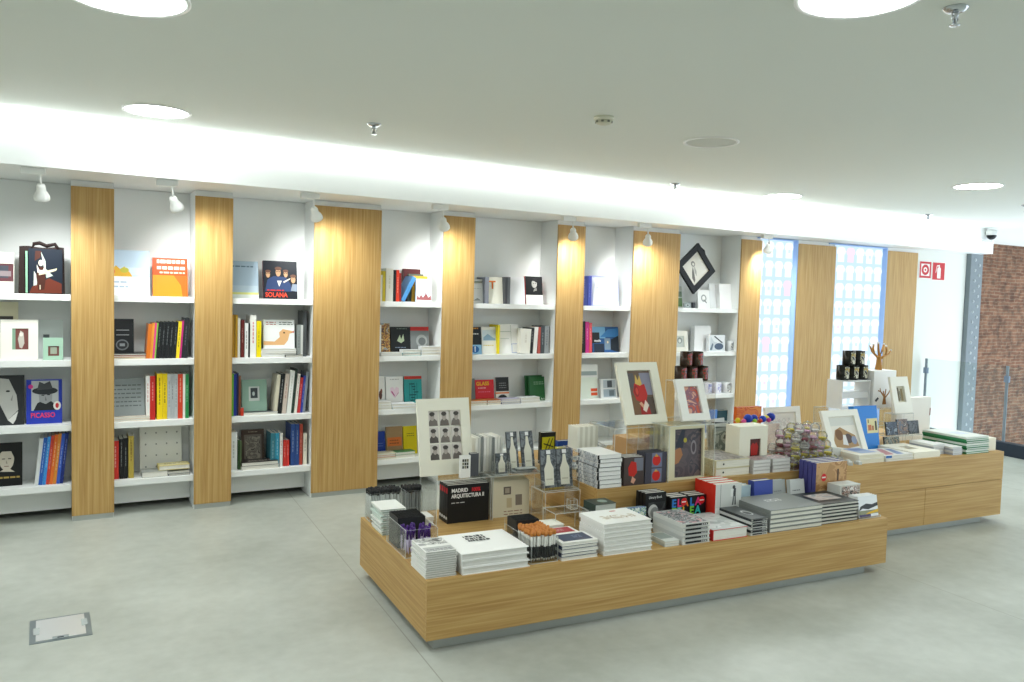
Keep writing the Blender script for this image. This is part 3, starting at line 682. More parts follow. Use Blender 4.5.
face_out(1, 2, 108, 145, 379, '8f9696', 'silver grey landscape book with dark text lines', .03, Y=6.21, dz=.034, art=silver, lean=10)
row(1, 2, [(146, 150, 376, 'eceae6', 'white spine', 'b03a3a'), (150, 155.5, 376, 'c9302a', 'red spine', 'f0e6e0'), (157, 162.5, 373.5, 'f2d21e', 'bright yellow spine, first of two', '333333'), (162.5, 167.5, 373.5, 'e8c81e', 'bright yellow spine, second of two', '333333'), (167.5, 171, 374, 'b9bdbe', 'silver spine, first of three', '5a5a5a'), (171, 174.5, 374, 'aeb2b4', 'silver spine, second of three', '5a5a5a'), (174.5, 178, 374, 'b9bdbe', 'silver spine, third of three', '5a5a5a'), (178, 183, 374, 'd6482e', 'orange red spine', 'f2e4da'), (183, 185.5, 374, 'e9e6df', 'slim white spine'), (185.5, 189, 374, '2f8a4e', 'green spine', 'e4f0e6')])
row(1, 3, [(112, 119, 441, 'c4342c', 'red spine with a white label', 'f2ece6'), (119.5, 123.5, 439, '1f2022', 'black spine, first of two', 'd8d8d4'), (123.5, 128, 438, '1f2022', 'black spine, second of two', 'd8d8d4'), (128.5, 134, 436, 'b5a04a', 'mottled yellow brown spine', '5a3a22')])
def dots(A):
    A.rect(0, 0, 1, 1, 'e6e6e0')
    for i in range(4):
        for j in range(4): A.ell(.14 + .25 * i, .14 + .24 * j, .02, .02, '8d908c', 8)
    return A
face_out(1, 3, 140, 182, 427, 'e4e4de', 'large white dotted board book', .02, Y=6.30, art=dots)
lying(1, 3, 142, 168, .038, '9da09c', 'grey lying book, front of the dotted board', Y=6.16, d=.12)
lying(1, 3, 168.5, 190, .026, ['5a5d60', 'c8cac4'], 'slim lying magazine', Y=6.16, d=.12, n=2)
lying(1, 3, 159, 190, .030, 'd9c878', 'cream book with a pattern lying on the magazines', Y=6.165, d=.11, dz=.043, art=lambda A: A.rect(.05, .1, .95, .9, 'e4d9a4').lines(.2, .8, .6, 2, .2, '8d7c4a', .08), turn=2)
# --- third bay
def greyblue(A): return A.rect(0, 0, 1, 1, 'a9bccb').rect(0, .0, 1, .10, 'e3e8e0').rect(0, .10, 1, .16, 'dfe08a').rect(0, .16, 1, .34, 'b9c9d4').lines(.2, .85, .84, 1, .1, '5f7484', .035)
face_out(2, 0, 226, 259, 261, 'a9bccb', 'grey blue landscape book', .025, art=greyblue)
o, w, h, t = face_out(2, 0, 264, 298, 261, '5a2f34', 'dark book with capped figures and red title', .03)
A = front(o, w, h, t)
A.rect(0, 0, 1, 1, '20242c').poly([(.05, .2), (.12, .5), (.3, .6), (.66, .58), (.80, .4), (.84, .2)], '34466e')
for cx, cy, s in ((.14, .64, .8), (.44, .70, 1.0), (.66, .66, .8), (.88, .52, .9)):
    A.ell(cx, cy, .075 * s, .11 * s, 'c99e78', 14).ell(cx, cy + .10 * s, .10 * s, .05 * s, '6b4a3c', 14).rect(cx - .06 * s, cy + .01, cx - .01 * s, cy + .025, '33241e').rect(cx + .01 * s, cy + .01, cx + .06 * s, cy + .025, '33241e')
A.poly([(.40, .48), (.46, .32), (.54, .48)], 'e9e6e0').poly([(.60, .42), (.78, .52), (.80, .56), (.58, .46)], 'ded6ca').poly([(.8, .22), (.85, .4), (1, .4), (1, .2)], '8a94a4').lines(.1, .6, .21, 1, .1, 'd83a30', .03)
A.build(o); text('SOLANA', h * .17, C('ef5038', .4), o, Matrix.Translation((w * .05, h * .05, t + .003)), bold=.0012, sx=.86)
row(2, 1, [(228, 235, 315, 'b5862e', 'ochre spine', '4a2f1e'), (235.5, 238, 315, 'c79a34', 'slim ochre spine'), (238, 240.5, 318, 'e9e6da', 'slim white spine by the ochre ones'), (241, 244.5, 320, '6b2c2a', 'maroon spine', 'd8c8b8'), (245, 248.5, 323, 'e8e9e6', 'short white spine', '333333'), (248.7, 250.2, 323, '232426', 'slim black spine'), (250.5, 256.5, 315, 'f0efe8', 'tall white spine with a red foot', 'c9382e'), (256.7, 261.5, 321, 'f2dd18', 'bright yellow spine', '8a7a10')])
lying(2, 1, 262, 297, .058, ['eceef0', 'dcdedd', 'f2f2f0', 'd5dad8'], 'white lying book', n=4)
def bird(A): return A.rect(0, 0, 1, 1, 'eef0ee').lines(.08, .40, .90, 2, .07, 'b0453a', .025).lines(.5, .95, .90, 2, .07, '4a5a52', .025).poly([(.0, .12), (.0, .26), (.35, .24), (.52, .40), (.50, .56), (.62, .68), (.80, .64), (.96, .60), (.98, .56), (.84, .52), (.78, .28), (.66, .12)], 'e3b27c').ell(.66, .55, .03, .03, '3a2a1e', 8).poly([(.86, .56), (.99, .62), (.98, .55)], 'c0442e')
face_out(2, 1, 264, 295, 320, 'eef0ee', 'white book with an orange bird head', .02, Y=6.21, dz=.064, art=bird, lean=6)
lying(2, 1, 285.5, 303, .018, '34383a', 'dark flat book, front of the white pile', Y=6.145, d=.022)
row(2, 1, [(297.5, 301, 325, '8f9694', 'grey spine beside the white pile', '3c4040'), (301, 303.3, 325, 'c9ccc8', 'slim pale spine'), (303.5, 307, 311, '4c5052', 'tall dark grey spine at the bay side')], Y=6.20)
row(2, 2, [(230, 234, 374, '6fae3a', 'slim green spine'), (234, 236.8, 374, '2c3f9a', 'slim blue spine'), (237, 238.8, 373, '23284a', 'slim navy spine'), (238.8, 241, 376, '7a4a34', 'slim brown spine')])
shelf_mount(2, 2, 242, 267, 380, (.28, .32, .72, .78), 'grey print in a shiny green-tinted sleeve', lambda A: A.rect(0, 0, 1, 1, 'cfd4d0').rect(.18, .2, .82, .9, '3a4044').ell(.45, .5, .12, .15, 'b9c4c0', 10), Y=6.24, mat='8fae9e', dz=.022)
lying(2, 2, 244, 278, .019, 'e6e8e4', 'white lying book with a dark top', d=.16, art=lambda A: A.rect(.02, .05, .98, .95, '4a4e50'))
row(2, 2, [(240.8, 243.8, 408, 'c8402e', 'tiny red box')], Y=6.17, depth=.05)
row(2, 2, [(274, 277.5, 375, 'd9d2bc', 'leaning thick cream book, first of the row'), (277.8, 282, 374, '26282a', 'leaning black and white spine', 'e9e9e6'), (282.2, 286.5, 374, 'cdbfb4', 'leaning mottled pale spine', 'a0574a'), (287, 291.5, 371, 'eceee9', 'leaning tall white spine', 'b5b8b4'), (291.7, 294, 369, '34443c', 'leaning dark green spine'), (294.5, 297.3, 374, 'eae4da', 'leaning ivory spine', '9a8d7a'), (297.5, 300.5, 378, 'c23a3c', 'leaning crimson spine', 'f0dcd4'), (300.7, 303, 376, '3a49a4', 'leaning blue spine', 'd0d6ea'), (303, 305.5, 372, '8a929a', 'leaning grey spine at the row end')], lean=5)
row(2, 3, [(230, 237.5, 432, 'e6e8e6', 'thick white spine', '9da09e'), (238, 240.3, 440, '2f4a2c', 'slim dark green spine'), (240.3, 241.8, 441, '5a6a48', 'slim olive spine')])
lying(2, 3, 242, 279, .052, ['e9e6de', '2a2320'], 'book with dark scene cover', n=2, Y=6.15, d=.12, art=lambda A: A.rect(0, 0, 1, 1, '2a2320').lines(.2, .85, .45, 2, .15, 'd8d0c4', .06))
def brownframe(A): return A.rect(0, 0, 1, 1, '4a3a32').rect(.12, .14, .88, .86, '6e655c').rect(.18, .2, .82, .8, printed('etching', ['7a7268', '655d54', '8f877a', '4f4841'], 16)).lines(.3, .7, .92, 1, .1, '9a8a78', .02)
face_out(2, 3, 242, 265, 430, '4a3a32', 'dark brown book with an etched grey plate', .03, Y=6.28, art=brownframe)
row(2, 3, [(271, 275.3, 433, '3f7f8f', 'teal spine, first of two', 'd0e0e4'), (275.5, 279.5, 433, '3a96b4', 'teal spine, second of two', 'e0ecf0'), (280, 283, 433, 'eceae6', 'white spine by the teal pair', 'b5453a'), (283.5, 286.4, 440, 'd03a34', 'short red spine, first of two', 'f2dcd4'), (286.5, 289.5, 440, 'd03a34', 'short red spine, second of two', 'f2dcd4'), (291, 295.4, 424, '33508f', 'tall navy spine, first of two', 'd8e0ee'), (295.6, 299.6, 424, '33508f', 'tall navy spine, second of two', 'd8e0ee'), (299.8, 303, 424, 'b04a3c', 'brick red spine', 'e8d4c8'), (303.5, 307.2, 433, 'e9e4d2', 'cream spine at the bay side', '4a4a44')])
# --- fourth bay
row(3, 0, [(379, 382.7, 275, 'eceada', 'white spine next to the wide panel'), (383, 385.8, 271, 'd9c23c', 'mustard spine'), (386.2, 393.6, 268.5, 'eceadf', 'very thick white spine', 'c9c4a4'), (394.2, 396.4, 270, '2a2c2e', 'slim black spine'), (396.6, 399.6, 270, 'd8402c', 'bright red spine', 'f4d8cc'), (399.7, 401.6, 273, '8a2a2a', 'dark red spine'), ])
for i, (px0, px1, yt, c, n_) in enumerate(((404, 421, 269, '5c2c2e', 'tall maroon book, hindmost of the stepped books'), (409, 424, 274, '5f6a60', 'grey green book, second of the stepped books'), (413, 428, 276, 'd9a43a', 'yellow book just behind the white blue one'))):
    face_out(3, 0, px0, px1, yt, c, n_, .028, Y=6.36 - .055 * i, lean=2)
def figures(A): return A.rect(0, 0, 1, 1, 'cfe0ee').rect(0, 0, 1, .3, 'e3e6ea').lines(.15, .9, .86, 2, .09, '6d8aa8', .025).poly([(.02, .1), (.1, .3), (.2, .18), (.32, .32), (.45, .2), (.6, .34), (.64, .5), (.68, .34), (.8, .2), (.95, .3), (.98, .08)], '9a5a5c')
row(3, 0, [(401.5, 405.5, 277.5, '4f8fc8', 'light blue book leaning sideways on its neighbours')], lean=27, Y=6.19)
face_out(3, 0, 416.5, 432, 279, 'cfe0ee', 'pale blue book with small maroon figures', .02, Y=6.20, art=figures, lean=4)
row(3, 1, [(376, 381.5, 325, 'e9e9e6', 'white spine next to the wide panel', '3a3a3a')])
lying(3, 1, 381, 404, .02, ['d8dad8', 'eef0ee'], 'pale lying book', n=2, Y=6.14, d=.06)
face_out(3, 1, 382, 391, 323.5, 'b5845a', 'narrow book with gold brown pictures', .02, Y=6.24, art=lambda A: A.rect(0, 0, 1, 1, printed('gold_brown', ['8a5a3c', 'c99a4a', '6a4a3c', 'd9b87a', '8d97a0'], 16)))
face_out(3, 1, 392, 412, 327, '1f2224', 'black book with a pale green drawn figure', .025, Y=6.24, art=lambda A: A.poly([(.3, .5), (.45, .72), (.5, .55), (.62, .75), (.66, .5), (.5, .42)], 'b5c4a4').lines(.2, .8, .25, 1, .1, '7a8a9c', .03).lines(.3, .8, .92, 1, .1, '6a7a6c', .03))
face_out(3, 1, 411.5, 430, 327, 'c4302c', 'red topped book with a grey picture', .025, Y=6.24, art=lambda A: A.rect(0, .10, 1, .86, '7d8282').ell(.6, .5, .3, .22, '9fa4a2').ell(.62, .48, .2, .14, '666b6c').rect(0, 0, 1, .1, 'c4302c'))
lying(3, 1, 402.5, 421, .034, ['4f9aa0', 'f0f2f0'], 'white and teal lying book', n=2, Y=6.14, d=.07)
lying(3, 1, 421.5, 440, .052, ['dfe8ec', 'f2f2f0', 'e6e8e8'], 'white bay-side lying book', n=3, Y=6.14, d=.08)
face_out(3, 2, 374, 386, 376.5, 'f0f0ec', 'white book with a dark brown flower edge', .02, Y=6.26, art=lambda A: A.ell(.62, .4, .14, .14, '5a3a34').ell(.7, .52, .08, .08, '8a5a4c'))
face_out(3, 2, 387, 404, 377, 'f2f2f0', 'white book with a pink heart of scribbles', .02, Y=6.26, art=lambda A: A.poly([(.5, .30), (.24, .5), (.26, .64), (.42, .66), (.5, .58), (.6, .66), (.76, .62), (.76, .48)], 'f0d8e6').poly([(.5, .34), (.30, .5), (.34, .54), (.5, .40)], 'b54a8a').poly([(.5, .30), (.72, .44), (.76, .5), (.6, .38)], 'c06a9c').lines(.25, .8, .9, 1, .1, 'a0a0a0', .02))
def teal(A):
    A.rect(0, .90, 1, 1, 'c43a30'); q = random.Random(4)
    for i in range(7): A.rect(.25 + q.uniform(0, .3), .18 + .09 * i, .55 + q.uniform(0, .3), .22 + .09 * i, '155a5e')
    for i in range(4): A.rect(.28 + .14 * i, .2, .30 + .14 * i, .78, '155a5e')
    return A
face_out(3, 2, 405.5, 423, 376.5, '2f9a9a', 'teal book with a red top band', .02, Y=6.26, art=teal)
lying(3, 2, 376, 392, .045, ['f0f0ec', 'e4e8e6', 'f4f4f2'], 'first-pile white book', n=3, Y=6.14, d=.10)
lying(3, 2, 392.5, 416, .030, ['dfe6ea', 'eef0f0'], 'second-pile white book', n=2, Y=6.14, d=.10, turn=-3)
face_out(3, 3, 374, 386, 432, '1f3f9c', 'dark blue book', .02, Y=6.28, art=lambda A: A.lines(.3, .8, .5, 2, .1, '5f7ac4', .03))
face_out(3, 3, 387.5, 403.5, 427, 'a88a64', 'tan book with an orange label', .02, Y=6.28, art=lambda A: A.rect(.06, .32, .94, .62, 'd9763a').lines(.2, .8, .5, 2, .1, '7a4a2a', .03))
face_out(3, 3, 404.5, 418, 426.5, 'e3cf1e', 'yellow book with small dark lines', .02, Y=6.28, art=lambda A: A.lines(.25, .8, .72, 2, .08, '8a7a1a', .025))
lying(3, 3, 376, 396, .034, ['d9cfa8', 'c4574a', 'e6e0c4'], 'cream lying book', n=3, Y=6.15, d=.10)
lying(3, 3, 395.5, 416, .034, ['dad8c4', '2f7a4e'], 'green-topped lying book', n=2, Y=6.15, d=.10, turn=4)
# --- fifth bay
face_out(4, 0, 468, 485, 279, 'e9ebea', 'white book with a faint grey landscape', .025, Y=6.25, art=lambda A: A.poly([(.2, .92), (.95, .92), (.9, .84), (.4, .82)], '8f9a92').poly([(.3, .1), (.6, .22), (.8, .12)], '9aa09e').lines(.3, .9, .6, 1, .1, 'c0c4c2', .02))
row(4, 0, [(485.5, 489.3, 277, '8a8d98', 'thick grey spine')], Y=6.22)
o, w, h, t = face_out(4, 0, 489.5, 504.5, 277, 'f2efe0', 'white book with a big orange letter', .025, Y=6.25)
text('T', h * .42, C('f08020', .4), o, Matrix.Translation((w * .06, h * .56, t + .001)), bold=.002, sx=1.1)
row(4, 0, [(505.5, 508, 277, '4a4c50', 'dark grey spine'), (508.2, 510.6, 277, '6a6d70', 'mid grey spine')], Y=6.22)
face_out(4, 0, 511, 526, 277, 'f4f4f6', 'blank white book', .025, Y=6.25)
face_out(4, 0, 527, 544, 276.5, 'c4403c', 'red-spined book with a black and white portrait', .025, Y=6.25, art=lambda A: A.rect(0, 0, 1, .34, 'e6e4de').rect(0, .34, 1, 1, '1e1f21').ell(.52, .74, .16, .15, 'b5b3ae', 16).poly([(.38, .84), (.5, .96), (.68, .9), (.66, .78), (.5, .84)], '26272a').poly([(.44, .46), (.5, .56), (.64, .6), (.66, .5)], '8a8884').rect(.44, .74, .5, .76, '303030').rect(.56, .74, .62, .76, '303030'))
face_out(4, 1, 466, 482.5, 327, '1d2328', 'black book with a blue round emblem', .03, Y=6.24, art=lambda A: A.rect(0, 0, 1, .34, '8fc4e8').ell(.6, .17, .24, .13, '2a6ab0').rect(.57, .08, .63, .28, 'e4eef6').lines(.3, .9, .92, 1, .1, 'd08a2e', .05).lines(.3, .85, .72, 1, .1, 'c8c8c4', .04))
face_out(4, 1, 483, 498, 327, 'f0f0ea', 'white book with a pale blue landscape', .025, Y=6.24, art=lambda A: A.rect(.05, .48, .95, .88, 'd6e4ec').poly([(.1, .6), (.4, .74), (.7, .62), (.9, .56), (.9, .5), (.1, .5)], '8fb0c8').lines(.1, .8, .3, 1, .1, 'd9c45a', .03))
row(4, 1, [(498.3, 500.2, 325, 'efd91e', 'slim yellow spine')], Y=6.22)
face_out(4, 1, 500.5, 520, 324.5, 'f4f4f2', 'white book with thin boxed lines', .025, Y=6.25, art=lambda A: A.rect(.02, .74, .6, .76, 'b5c0b8').rect(.6, .3, .62, .98, 'b5c0b8').rect(.62, .02, .96, .34, 'a8b4d8').rect(.65, .04, .93, .32, 'f4f4f2').rect(.05, .5, .5, .52, 'c4ccc6'))
row(4, 1, [(520.5, 530.5, 329, 'e9e7dd', 'leaning thick cream book', 'c9c4b8'), (530.8, 533.4, 328, '2a2c2c', 'leaning slim black spine', 'e0e0dc'), (533.6, 537.4, 327, 'eceae6', 'leaning white spine')], lean=3, Y=6.2)
row(4, 1, [(538.5, 541, 327, 'b5564c', 'dull red spine'), (541.3, 545, 326, '4a5258', 'slate grey spine', 'c8ccd0'), (545.2, 549.5, 326, '9aa0a4', 'light grey spine', '50565a')], Y=6.2)
row(4, 1, [(551.5, 555.2, 324, '1f7fb4', 'bright blue spine at the bay side', 'd8e8f2')], Y=6.2)
face_out(4, 2, 468, 476, 379, '6f7678', 'grey book edge by the red one', .02, Y=6.25, dz=.02)
lying(4, 2, 466, 487, .028, ['e4dcc4', 'c4803a'], 'cream lying book', n=2, Y=6.14, d=.11)
lying(4, 2, 487.5, 501, .028, ['f0ead4', 'b5632c'], 'cream book by orange spine', n=2, Y=6.14, d=.11)
lying(4, 2, 501.5, 521, .030, ['5a5a84', 'eef0f0', 'b9b4cc'], 'violet and white book', n=3, Y=6.14, d=.10, turn=3)
lying(4, 2, 521.5, 540, .034, ['f2f2f0', 'e9ecea'], 'white book before green ones', n=2, Y=6.14, d=.10)
o, w, h, t = face_out(4, 2, 476.5, 495, 380, 'd0202c', 'bright red book with a yellow title', .02, Y=6.26, dz=.0)
text('GLASS', h * .22, C('f4c81e', .4), o, Matrix.Translation((w * .05, h * .76, t + .001)), bold=.0012, sx=1.0); front(o, w, h, t).lines(.15, .6, .62, 1, .1, 'f0b0b0', .05).lines(.15, .8, .46, 1, .1, 'e0708a', .04, 4).build(o, None, 'subtitle')
face_out(4, 2, 497, 510, 377.5, 'e9e6de', 'small book with a black top and half disc', .02, Y=6.26, dz=.0, art=lambda A: A.rect(0, .44, 1, 1, '26282a').rect(-.05, .34, 1.02, .40, 'e07a3a').ell(.5, .05, .42, .26, '26282a', 18, 0, 180).lines(.25, .8, .75, 3, .09, '9a9c9e', .02))
for i, (a, b, yt) in enumerate(((527, 545, 375.5), (530.5, 548.5, 377))):
    face_out(4, 2, a, b, yt, '2f6b3c', ['dark green book, the rear of the pair', 'dark green book, the front of the pair'][i], .02, Y=6.30 - .04 * i, dz=0, art=(lambda A: A.lines(.25, .8, .76, 2, .08, '9ac0a0', .03).poly([(.62, .04), (.66, .12), (.74, .04), (.80, .12), (.84, .04)], 'cfe0cc')) if i else None)
# --- sixth bay
row(5, 0, [(582, 588, 276, '4a55a8', 'violet blue spine, first of two', '8a94d0'), (588.3, 592, 276, '3f4a9c', 'violet blue spine, second of two', '8a94d0')], Y=6.2)
o, w, h, t = face_out(5, 0, 592.5, 620, 276, 'b9bdf0', 'pale lilac book with a faint title', .03, Y=6.24, art=lambda A: A.rect(.06, .04, .90, .94, 'eceefa'))
text('VIDA', h * .10, C('9aa0dc', .4), o, Matrix.Translation((w * .18, h * .56, t + .001)))
row(5, 1, [(581, 586.3, 321.5, '1f1c1e', 'black spine', '9a8a8c'), (586.5, 590, 322, 'd0358a', 'magenta spine', 'f2d4e2'), (590.2, 593, 323, 'e0565e', 'coral spine', 'f4dcd8')], Y=6.2, lean=-2)
o, w, h, t = face_out(5, 1, 593.5, 620, 327, '1f2a36', 'blue and black picture book with white letters', .025, Y=6.24, art=lambda A: A.rect(0, 0, 1, 1, '2a5a94').rect(0, .55, .5, 1, '7ab4dc').poly([(.3, .6), (.6, .9), (1, .95), (1, .6)], '3f86c8').rect(.0, .36, .28, .78, '1f2428').rect(.06, 0, .44, .34, '1f2a3c').rect(.46, .1, .68, .55, '7d93a8').poly([(.68, .1), (.7, .5), (1, .66), (1, 0)], '222a34').ell(.58, .4, .03, .05, 'f0d9a0', 8))
text('modo', h * .13, C('f2f4f4', .4), o, Matrix.Translation((w * .08, h * .42, t + .002)), bold=.001)
face_out(5, 2, 574, 600, 365, 'eef0ec', 'white book with grey band and orange label', .025, Y=6.25, art=lambda A: A.rect(.25, .68, .96, .80, 'a4b0b0').rect(.3, .0, .96, .62, 'eaf2e6').rect(.70, .20, .95, .29, 'e8582e').rect(.70, .08, .95, .17, 'e8582e'))
face_out(5, 2, 602, 618, 379, 'e3e6e6', 'small white box with grey photos', .05, Y=6.22, art=lambda A: A.rect(.15, .52, .9, .94, 'b5c0c8').rect(.15, .06, .9, .46, 'a4b4c0').rect(.4, .55, .7, .9, '4a5258').rect(.5, .1, .8, .4, '6a7880'))
# --- bay beside the windows
z = SHZ[0]; c = on_y(696.5, 268.5, 6.16); s = .205
o = empty('diamond_frame', Matrix.Translation(c) @ Matrix.Rotation(R(45 + 4), 4, 'Y'), 'black picture frame hung as a diamond in the last bay', 'picture'); LABELS.append(o['label'])
k = .362; b = .055; fb = C('17181a', .4)
G().box(-k / 2, k / 2, 0, .03, k / 2 - b, k / 2, fb).box(-k / 2, k / 2, 0, .03, -k / 2, -k / 2 + b, fb).box(-k / 2, -k / 2 + b, 0, .03, -k / 2 + b, k / 2 - b, fb).box(k / 2 - b, k / 2, 0, .03, -k / 2 + b, k / 2 - b, fb).build('frame', o, bevel=.002)
q2 = k - 2 * b
A = Art(q2, q2); A.rect(0, 0, 1, 1, 'dfdcd2'); Mi = Matrix.Rotation(R(0), 4, 'Z')
A.ell(.28, .52, .12, .10, '8d8a84', 16).ell(.30, .52, .06, .05, 'dfdcd2', 12).poly([(.35, .45), (.6, .35), (.86, .22), (.92, .12), (.7, .14), (.5, .28)], '6f6c68').poly([(.36, .52), (.62, .48), (.8, .36), (.6, .38)], 'a8a59e').build(o, Matrix.Translation((-q2 / 2, .018, -q2 / 2)) @ FACE, 'picture')
G().tube([(-.02, .02, k / 2), (-.06, .03, k / 2 + .03), (-.10, .05, k / 2 + .03)], .007, fb, 8).build('hanging_strap', o)
G().box(-.02, .02, .03, .27, -.01, .01, fb).build('wall_bracket', o)
face_out(6, 0, 672, 683.5, 286, 'cfd6cc', 'pale card with green photos', .012, Y=6.26, art=lambda A: A.rect(.4, .05, .98, .45, '6a8a5a').rect(.4, .5, .98, .75, '7a8f7c'), name='photo_card', cat='card')
face_out(6, 0, 684.5, 691.5, 302.5, '8d9494', 'small grey photo card', .012, Y=6.2, art=lambda A: A.ell(.5, .5, .3, .3, 'b9c0be').ell(.5, .5, .15, .15, '5a6062'), name='photo_card', cat='card')
row(6, 0, [(693.5, 695.5, 302.5, '3a3d40', 'slim dark spine')], Y=6.2, depth=.08)
face_out(6, 0, 699, 711, 290, 'f4f4f2', 'white card with a grey line figure', .012, Y=6.26, art=lambda A: A.ell(.5, .55, .22, .2, '9a9d9c').ell(.5, .55, .14, .13, 'f4f4f2').poly([(.4, .3), (.5, .42), (.7, .26), (.74, .32), (.5, .5)], '8a8d8c'), name='photo_card', cat='card')
face_out(6, 0, 711.5, 720, 284, 'eceeee', 'plain white tall card', .012, Y=6.28, name='photo_card', cat='card')
face_out(6, 0, 721.5, 735, 284, 'f6f6f6', 'plain white box at the bay side', .06, Y=6.22, name='white_box', cat='box')
shelf_mount(6, 1, 672, 688.5, 331, (.28, .22, .78, .76), 'white mounted print of grey rings', lambda A: A.rect(0, 0, 1, 1, 'c9cfc9').ell(.5, .6, .3, .28, '8d9490').ell(.5, .55, .16, .16, 'dfe2dc'), Y=6.2)
face_out(6, 1, 695, 711, 326, 'f6f6f6', 'tall plain white box', .06, Y=6.26, name='white_box', cat='box', lean=0)
face_out(6, 1, 709.5, 725.5, 335, 'dfe3e6', 'white bag with black and blue scribbles', .04, Y=6.19, lean=2, art=lambda A: A.poly([(.1, .95), (.3, .6), (.6, .5), (.9, .62), (.95, .1), (.05, .05)], 'c4ccd2').ell(.62, .3, .28, .2, '4a5a70').poly([(.3, .9), (.36, .95), (.85, .55), (.8, .5)], '3a3f48').poly([(.05, .1), (.2, .5), (.28, .45), (.2, .08)], '6a7886'), name='gift_bag', cat='bag')
def shelf_mug(sh, px, py, lab, body, cols, s=.9):
    p = on_y(px, py, 6.22); mug(Matrix.Translation((p.x, 6.22, SHZ[sh])) @ Matrix.Rotation(R(30), 4, 'Z'), lab, None, body, cols, s, px)
mug_calls = [(1, 730, 350, 'grey and white patterned mug on the second shelf, bay next to the lit windows', 'd3d7d8', ['8a9094', 'd8dcdc', '5a6064'], 1.1),
             (2, 707, 392, 'white mug with violet pattern, first on the third shelf by the windows', 'e6e8f6', ['6f7fd0', 'dfe3f6', '8f9ae0'], 1.15), (2, 716.5, 392, 'white mug with lilac pattern, middle of three on the third shelf', 'e9e9f4', ['b4b4e0', 'eeeef8', '9a9ad0'], 1.15), (2, 726, 392, 'white and grey mug, last of three on the third shelf', 'e2e4e4', ['c9cccc', '6a6e70', 'eceeee'], 1.15)]
face_out(6, 3, 706, 717.5, 410, '5f8fd6', 'bright blue box', .05, Y=6.22, lean=0, name='gift_box', cat='box')
face_out(6, 3, 718.5, 727.5, 410.5, '33525c', 'dark teal box', .05, Y=6.22, lean=0, name='gift_box', cat='box')

# ------------------------------------------------------------------ things on the low table
def on_tab(px0, px1, ytop, v, z):
    """width and height read off the photo for something standing on the line v of a table"""
    a = hz(px0, ytop, v); b = hz(px1, ytop, v); return a[0], b[0], a[1] - z
def upright(u, v, z, w, h, t, cover, label, group=None, lean=0, turn=0, page=PG, art=None, name='book', board=.0012):
    """a book standing on a table, cover to the room"""
    M = TM @ Matrix.Translation((u, v, z)) @ Matrix.Rotation(R(turn), 4, 'Z') @ Matrix.Rotation(R(-lean), 4, 'X') @ Matrix.Translation((0, t, 0)) @ FACE
    o = book(w, h, t, cover, M, label, group, page, board, name=name)
    if art: art(front(o, w, h, t)).build(o)
    return o
def pens(u0, u1, v0, v1, z, nu, nv, L, body, cap, capl, label, group, spread=0.06, r=.0055, low=None, name='pencil', cat='pencil'):
    proto = None; q = random.Random(int(u0 * 1000) + nu)
    for j in range(nv):
        for i in range(nu):
            u = u0 + (i + .5) * (u1 - u0) / nu + q.uniform(-.002, .002); v = v0 + (j + .5) * (v1 - v0) / nv
            M = TM @ Matrix.Translation((u, v, z + q.uniform(0, .008))) @ Matrix.Rotation(q.uniform(-spread, spread), 4, 'Y') @ Matrix.Rotation(q.uniform(-.05, .03), 4, 'X')
            if proto is None:
                g = G().lathe([(.001, 0), (r * .5, .004), (r, .016), (r, L - capl)], body, None, 8)
                proto = g.build(name, None, M); tag(proto, label, cat, group); LABELS.append(label)
                G().lathe([(r * 1.25, L - capl), (r * 1.55, L - .010), (r * 1.1, L - .001), (.001, L + .001)], cap, None, 8).build('cap', proto)
                if low: G().lathe([(r * 1.12, .014), (r * 1.12, .07)], low, None, 8, False).build('band', proto)
            else: copy_thing(proto, M)
# front edge, from the near corner along the front
def bw_top(o, w, h, t): Art(w, h, t + .0004).rect(.04, .5, .96, .96, printed('grey_photo', ['e8e8e4', '9a9c9a', 'c9cac6', '4a4b4b'], 18)).rect(.04, .06, .96, .34, 'b9bbb8').lines(.1, .9, .16, 2, .1, '4a4a4a', .03).build(o)
stack(0.002, 0.150, 0.028, ZL, .120, 12, .20, 'e9e9e4', 'white booklet with grey photo cover', 'the stack at the table corner', 'small booklets at the corner of the low table', jit=.004, board=.0012, page='d2d2cc', inset=.004, top=bw_top, name='booklet')
def block_top(o, w, h, t):
    A = Art(w, h, t + .0004); q = random.Random(3)
    for r_ in range(3):
        x = .30
        while x < .58:
            k = q.choice((.02, .03, .05)); A.poly([(x, .76 - r_ * .115), (x + k, .76 - r_ * .115), (x + k + .006, .76 - r_ * .115 + q.choice((.05, .085))), (x + .006, .76 - r_ * .115 + .085)], '202224'); x += k + q.choice((.010, .018))
    A.build(o, None, 'cover_lettering')
stack(0.172, 0.515, 0.012, ZL, .098, 3, .30, 'f6f6f2', 'large white book', 'the flat white pile with black cover marks', 'large white books on the low table', page='e9e8e2', jit=.008, board=.003, inset=.008, top=block_top)
acrylic_bin(.006, .170, .325, .63, ZL, .135, 'long clear bin of purple fringed pencils near the table corner', hb=.16)
pens(.018, .160, .335, .47, ZL + .004, 6, 4, .125, C('cfc3dd', .3), C('4b2a78', .4), .05, 'purple-capped pencil in the long clear bin near the corner', 'purple pencils in the long clear bin', .16, .005)
